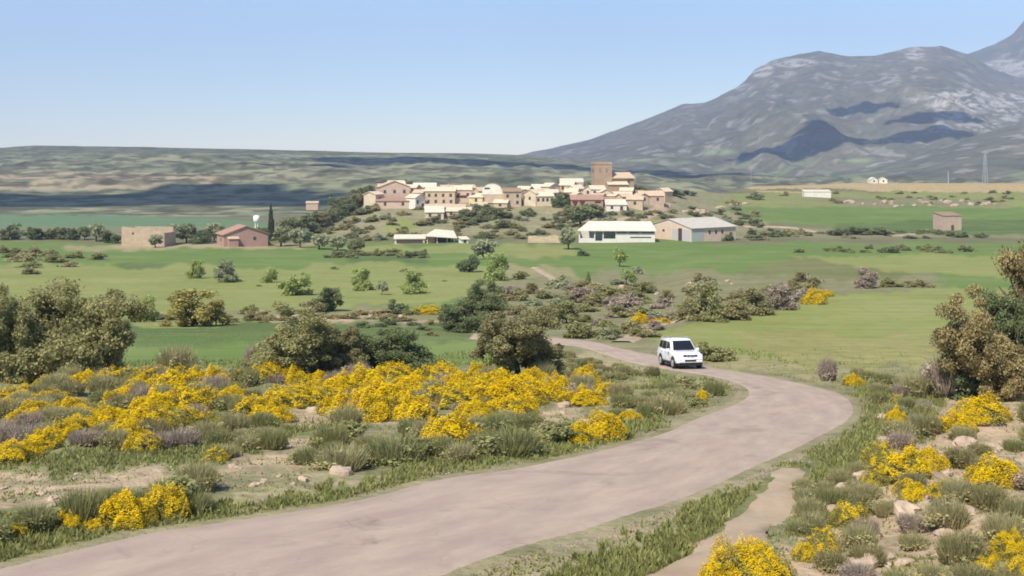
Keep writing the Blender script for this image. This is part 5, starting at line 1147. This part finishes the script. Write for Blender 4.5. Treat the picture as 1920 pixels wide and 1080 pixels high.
# white tank, masts
x, d, z = hit(481, 425, 560)
d = 560; x = (481-960)/F*d; z = gh(x, d); rt = empty('water_tank', (x, d, z)); tag(rt, 'small round white water tank above the pink farmhouse roof', 'tank')
zc = -(410-HY)/F*d-z; WT = plain_mat('white_enamel', (.85, .85, .82), .4)
MB().tube([(0, 0, zc-1.7), (0, 0, zc-1.3), (0, 0, zc+1.2), (0, 0, zc+1.6)], [1.1, 1.6, 1.6, .9], 16).build('tank', WT, rt, True)
for q in range(4): MB().box(-.1, .1, -.1, .1, -1, zc-1.3, Matrix.Translation((.9*math.cos(q*1.57+.8), .9*math.sin(q*1.57+.8), 0))).build('leg', WT, rt)
def mast(px, base, top, label, lattice):
    x, d, z = hit(px, base, 450); s = d/F; H = (base-top)*s; st = plain_mat('galvanised_steel', (.45, .46, .47), .45, .4)
    rt = empty('pylon' if lattice else 'radio_mast', (x, d, z), .4); tag(rt, label, 'pylon' if lattice else 'mast')
    if lattice:
        mb = MB(); w0, w1 = 1.3, .35
        for sx in (-1, 1):
            for sy in (-1, 1): mb.tube([(sx*w0, sy*w0, -1), (sx*w1, sy*w1, H)], [.09, .07], 4)
        n = 9
        for i in range(n):
            z0, z1 = H*i/n, H*(i+1)/n; a0 = w0+(w1-w0)*i/n; a1 = w0+(w1-w0)*(i+1)/n
            for sx in (-1, 1):
                mb.tube([(sx*a0, -a0, z0), (sx*a1, a1, z1)], [.04, .04], 4); mb.tube([(-a0, sx*a0, z0), (a1, sx*a1, z1)], [.04, .04], 4)
        mb.build('lattice', st, rt)
        MB().box(-2.4, 2.4, -.12, .12, H-.5, H-.25).build('cross_arm', st, rt)
        for xx in (-2.2, 0, 2.2): MB().tube([(xx, 0, H-.5), (xx, 0, H-1.2)], [.09, .12], 6).build('insulator', WT, rt)
    else:
        MB().tube([(0, 0, -1), (0, 0, H*.6), (0, 0, H)], [.28, .2, .12], 8).build('pole', st, rt)
        MB().box(-.5, .5, -.1, .1, H-.7, H-.4).build('antenna', st, rt)
mast(1408, 350, 313, 'thin pale mast on the ridge right of the village', False)
mast(1847, 346, 284, 'lattice pylon on the skyline ledge at the right', True)
mast(1778, 346, 322, 'short thin pole on the ledge left of the lattice pylon', False)
# ================================================================ the white car
def make_car():
    x, d, z = hit(1284, 693); hd = Vector((.146, -.989, 0)).normalized()
    def g(q): return gh(x+hd.x*q[0]-hd.y*q[1]*0-hd.y*0+(-hd.y)*0+hd.y*0, d+hd.y*q[0])+.03
    cx, cy = x, d+2.0                       # the point hit is under the front bumper
    zf = gh(cx+hd.x*1.4, cy+hd.y*1.4)+.035; zr = gh(cx-hd.x*1.4, cy-hd.y*1.4)+.035; pit = math.atan2(zf-zr, 2.8)
    rt = bpy.data.objects.new('parked_car', None); rt.name = 'car'; C.objects.link(rt)
    M = Matrix.Translation((cx, cy, (zf+zr)/2)) @ Matrix.Rotation(math.atan2(hd.y, hd.x), 4, 'Z') @ Matrix.Rotation(-pit, 4, 'Y'); rt.matrix_world = M
    tag(rt, 'white four wheel drive car coming round the road bend', 'car')
    paint_, nt, b = newmat('white_car_paint', .28, .5); b.inputs['Base Color'].default_value = (.80, .81, .82, 1); b.inputs['Coat Weight'].default_value = .7; b.inputs['Coat Roughness'].default_value = .08
    glass = plain_mat('tinted_glass', (.012, .013, .016), .08, .6); blk = plain_mat('black_plastic', (.02, .02, .022), .55); rub = plain_mat('tyre_rubber', (.025, .024, .023), .85)
    rim = plain_mat('alloy', (.55, .55, .56), .3, .5, .6); chrome = plain_mat('chrome', (.7, .7, .72), .15, .5, .9); lamp, nt, b = newmat('lamp_lens', .1, .6); b.inputs['Base Color'].default_value = (.72, .74, .76, 1)
    def loft(secs, name, mat, parent, smooth=True, bev=0):
        n = len(secs[0]); vs = [v for s_ in secs for v in s_]; fs = []
        for i in range(len(secs)-1):
            for k_ in range(n): fs.append((i*n+k_, i*n+(k_+1) % n, (i+1)*n+(k_+1) % n, (i+1)*n+k_))
        fs.append(tuple(range(n-1, -1, -1))); fs.append(tuple((len(secs)-1)*n+k_ for k_ in range(n)))
        mb = MB().add(vs, fs); o = mb.build(name, mat, parent)
        o.data.polygons.foreach_set('use_smooth', [smooth]*len(o.data.polygons))
        bv = o.modifiers.new('bevel', 'BEVEL'); bv.width = .03; bv.segments = 2; bv.limit_method = 'ANGLE'; bv.angle_limit = R(35)
        return o
    def sec(X_, wb, wt, zb, zs, zt):        # lower width, top width, bottom, shoulder, top
        return [(X_, -wb*.96, zb), (X_, -wb, zb+.18), (X_, -wb, zs-.12), (X_, -wb*.97, zs), (X_, -wt, zt), (X_, 0, zt+.03), (X_, wt, zt), (X_, wb*.97, zs), (X_, wb, zs-.12), (X_, wb, zb+.18), (X_, wb*.96, zb)]
    loft([sec(-2.36, .84, .74, .52, .98, 1.08), sec(-2.28, .91, .82, .40, 1.04, 1.14), sec(-1.2, .93, .86, .36, 1.06, 1.15), sec(.3, .93, .86, .36, 1.04, 1.14), sec(.95, .93, .84, .36, 1.02, 1.13),
          sec(1.7, .93, .80, .38, .96, 1.09), sec(2.12, .90, .74, .40, .90, 1.03), sec(2.30, .84, .66, .42, .82, .94), sec(2.36, .78, .60, .46, .74, .80)], 'body', paint_, rt)
    def cs(X_, wb, wt, zb, zt): return [(X_[0], -wb, zb), (X_[1], -wt, zt-.05), (X_[1], -wt+.1, zt), (X_[1], 0, zt+.03), (X_[1], wt-.1, zt), (X_[1], wt, zt-.05), (X_[0], wb, zb)]
    loft([cs((-2.30, -2.22), .84, .68, 1.12, 1.68), cs((-2.22, -2.05), .86, .70, 1.12, 1.80), cs((-.6, -.6), .86, .72, 1.13, 1.86), cs((.35, .18), .86, .72, 1.12, 1.84), cs((1.02, .36), .82, .68, 1.11, 1.76)], 'cabin', paint_, rt)
    def quad(name, pts, mat, parent=rt, th=.014, nrm=None):
        pts = [Vector(p) for p in pts]; n_ = (pts[1]-pts[0]).cross(pts[2]-pts[0]).normalized()
        if nrm is not None and n_.dot(Vector(nrm)) < 0: n_ = -n_
        k_ = len(pts); vs = [p-n_*.02 for p in pts]+[p+n_*th for p in pts]
        MBq = MB().add(vs, [tuple(range(k_-1, -1, -1)), tuple(range(k_, 2*k_))]+[(i, (i+1) % k_, (i+1) % k_+k_, i+k_) for i in range(k_)])
        o = MBq.build(name, mat, parent); bm = __import__('bmesh').new(); bm.from_mesh(o.data); __import__('bmesh').ops.recalc_face_normals(bm, faces=bm.faces); bm.to_mesh(o.data); bm.free(); return o
    quad('windscreen', [(.99, -.74, 1.16), (.99, .74, 1.16), (.42, .60, 1.73), (.42, -.60, 1.73)], glass, nrm=(1, 0, 1), th=.03)
    for s_ in (-1, 1):
        def sp(X_, z_): return (X_, s_*(.865-(z_-1.12)*.215), z_)
        quad('side_window', [sp(.62, 1.17), sp(-.22, 1.17), sp(-.22, 1.67), sp(.22, 1.67)], glass, nrm=(0, s_, 0))
        quad('side_window', [sp(-.32, 1.17), sp(-1.20, 1.17), sp(-1.20, 1.68), sp(-.32, 1.68)], glass, nrm=(0, s_, 0))
        quad('side_window', [sp(-1.30, 1.20), sp(-1.98, 1.24), sp(-1.88, 1.66), sp(-1.30, 1.68)], glass, nrm=(0, s_, 0))
        mr = MB().box(.55, .68, s_*.92-.02 if s_ > 0 else s_*1.12, s_*1.12 if s_ > 0 else s_*.92+.02, 1.08, 1.26).build('wing_mirror', paint_, rt)
        MB().tube([(-1.95, s_*.60, 1.84), (-1.9, s_*.60, 1.91), (.0, s_*.62, 1.94), (.1, s_*.62, 1.87)], [.025]*4, 6).build('roof_rail', chrome, rt)
        hl = quad('headlight', [(2.10, s_*.88, .78), (2.36, s_*.55, .76), (2.31, s_*.55, .92), (2.10, s_*.86, .98)], lamp, nrm=(1, s_*.6, 0), th=.03)
        quad('fog_light', [(2.35, s_*.66, .50), (2.37, s_*.52, .50), (2.37, s_*.52, .60), (2.35, s_*.66, .60)], lamp, nrm=(1, 0, 0), th=.02)
        for xx in (1.45, -1.42):
            pts_ = [(xx+.47*math.cos(a_), .36+.47*math.sin(a_)) for a_ in np.linspace(-.25, math.pi+.25, 14)]
            MB().prism(pts_, s_*.80 if s_ > 0 else s_*.942, s_*.942 if s_ > 0 else s_*.80).build('wheel_arch', blk, rt)
            wh = bpy.data.objects.new('wheel', None); link(wh, rt); wh.location = (xx, s_*.84, .37)
            MB().tube([(0, -.12, 0), (0, -.11, 0), (0, .11, 0), (0, .12, 0)], [.32, .375, .375, .32], 24).build('tyre', rub, wh, True)
            MB().tube([(0, s_*.10, 0), (0, s_*.135, 0), (0, s_*.14, 0)], [.24, .23, .06], 18).build('rim', rim, wh)
        for xx in (-.1, -1.05): MB().box(xx-.1, xx+.1, s_*.935-.012, s_*.935+.012, .98, 1.01).build('door_handle', chrome, rt)
        for xx in (-.27, -1.25, .78): MB().box(xx-.006, xx+.006, s_*.932-.004, s_*.932+.004, .48, .98).build('door_seam', blk, rt)
    gr = quad('grille', [(2.345, -.46, .80), (2.345, .46, .80), (2.285, .50, .93), (2.285, -.50, .93)], blk, nrm=(1, 0, .3), th=.035)
    for s_ in (-1, 1): quad('grille_bar', [(2.40, s_*.12, .79), (2.40, s_*.18, .79), (2.345, s_*.30, .935), (2.345, s_*.22, .935)], chrome, gr, nrm=(1, 0, 0), th=.02)
    MB().tube([(2.33, 0, .865), (2.41, 0, .865)], [.07, .07], 14).build('badge', chrome, gr)
    quad('bumper_intake', [(2.365, -.40, .52), (2.365, .40, .52), (2.365, .34, .62), (2.365, -.34, .62)], blk, nrm=(1, 0, 0), th=.03)
    quad('number_plate', [(2.38, -.26, .635), (2.38, .26, .635), (2.375, .26, .725), (2.375, -.26, .725)], plain_mat('plate_white', (.8, .8, .78), .4), nrm=(1, 0, 0), th=.03)
    MB().box(-2.2, 2.26, -.80, .80, .24, .44).build('underbody', blk, rt)
    MB().box(-.9, .9, -.95, -.92, .34, .44).box(-.9, .9, .92, .95, .34, .44).build('side_step', blk, rt)
    MB().box(-2.40, -2.36, -.74, .74, .5, .62).build('rear_bumper_strip', blk, rt)
make_car()


# ---------------------------------------------------------------- clouds overhead, outside the picture, whose shadows lie on the slopes
m, nt, b = newmat('cloud_white', 1.0, 0); b.inputs['Base Color'].default_value = (.9, .9, .92, 1)
def cloud(px, d, rx, ry, seed, zg=0):
    x = (px-960)/F*d; t = (1500-zg)/SD.z
    c = Vector((x, d, zg))+SD*t
    rnd = random.Random(seed); V_ = []; F_ = []
    for i in range(12):
        a_ = rnd.uniform(0, 6.28); r_ = rnd.uniform(0, .75)
        cx, cy = math.cos(a_)*r_*rx, math.sin(a_)*r_*ry; q = rnd.uniform(.3, .5)
        nu_, nv_ = 16, 8; o_ = len(V_)
        for j in range(nv_+1):
            for k_ in range(nu_):
                th = math.pi*j/nv_; ph = 2*math.pi*k_/nu_
                w_ = 1+.22*math.sin(3*ph+seed+i)+.15*math.sin(7*ph+i*2)+.1*math.sin(13*ph+i)
                V_.append((cx+rx*q*w_*math.sin(th)*math.cos(ph), cy+ry*q*w_*math.sin(th)*math.sin(ph), 40*math.cos(th)+rnd.uniform(-3, 3)))
        for j in range(nv_):
            for k_ in range(nu_): F_.append((o_+j*nu_+k_, o_+j*nu_+(k_+1) % nu_, o_+(j+1)*nu_+(k_+1) % nu_, o_+(j+1)*nu_+k_))
    me = bpy.data.meshes.new('cloud'); me.from_pydata(V_, [], F_); me.materials.append(m)
    o = link(bpy.data.objects.new('cloud', me)); o.location = c; tag(o, 'small white cloud high above the valley', kind='structure'); return o
cloud(60, 1130, 330, 90, 1, -40); cloud(330, 1120, 230, 80, 2, -45); cloud(430, 1290, 130, 110, 3, -40)
cloud(820, 2250, 240, 200, 4, -10); cloud(560, 1900, 90, 90, 14, -20); cloud(1320, 2300, 380, 420, 5, -25); cloud(1180, 2200, 240, 300, 12, -25)
cloud(1480, 3350, 260, 120, 6, 60); cloud(1570, 3500, 230, 110, 7, 80); cloud(1680, 3480, 330, 190, 9, 90); cloud(1760, 3850, 180, 110, 10, 150); cloud(1150, 3000, 330, 160, 8, 0); cloud(1620, 4300, 150, 90, 13, 230)
# ---------------------------------------------------------------- haze
mb = MB().box(-18500, 18500, -60, 9800, -160, 1120)
m = bpy.data.materials.new('haze'); m.use_nodes = True; nt = m.node_tree
nt.nodes.remove(nt.nodes['Principled BSDF']); pv = nt.nodes.new('ShaderNodeVolumePrincipled')
pv.inputs['Color'].default_value = (.59, .71, 1, 1); pv.inputs['Density'].default_value = 0.000115; pv.inputs['Anisotropy'].default_value = 0.0
nt.links.new(pv.outputs[0], nt.nodes['Material Output'].inputs['Volume'])
hz = mb.build('haze', m); tag(hz, 'thin pale blue air over the whole valley', kind='stuff')
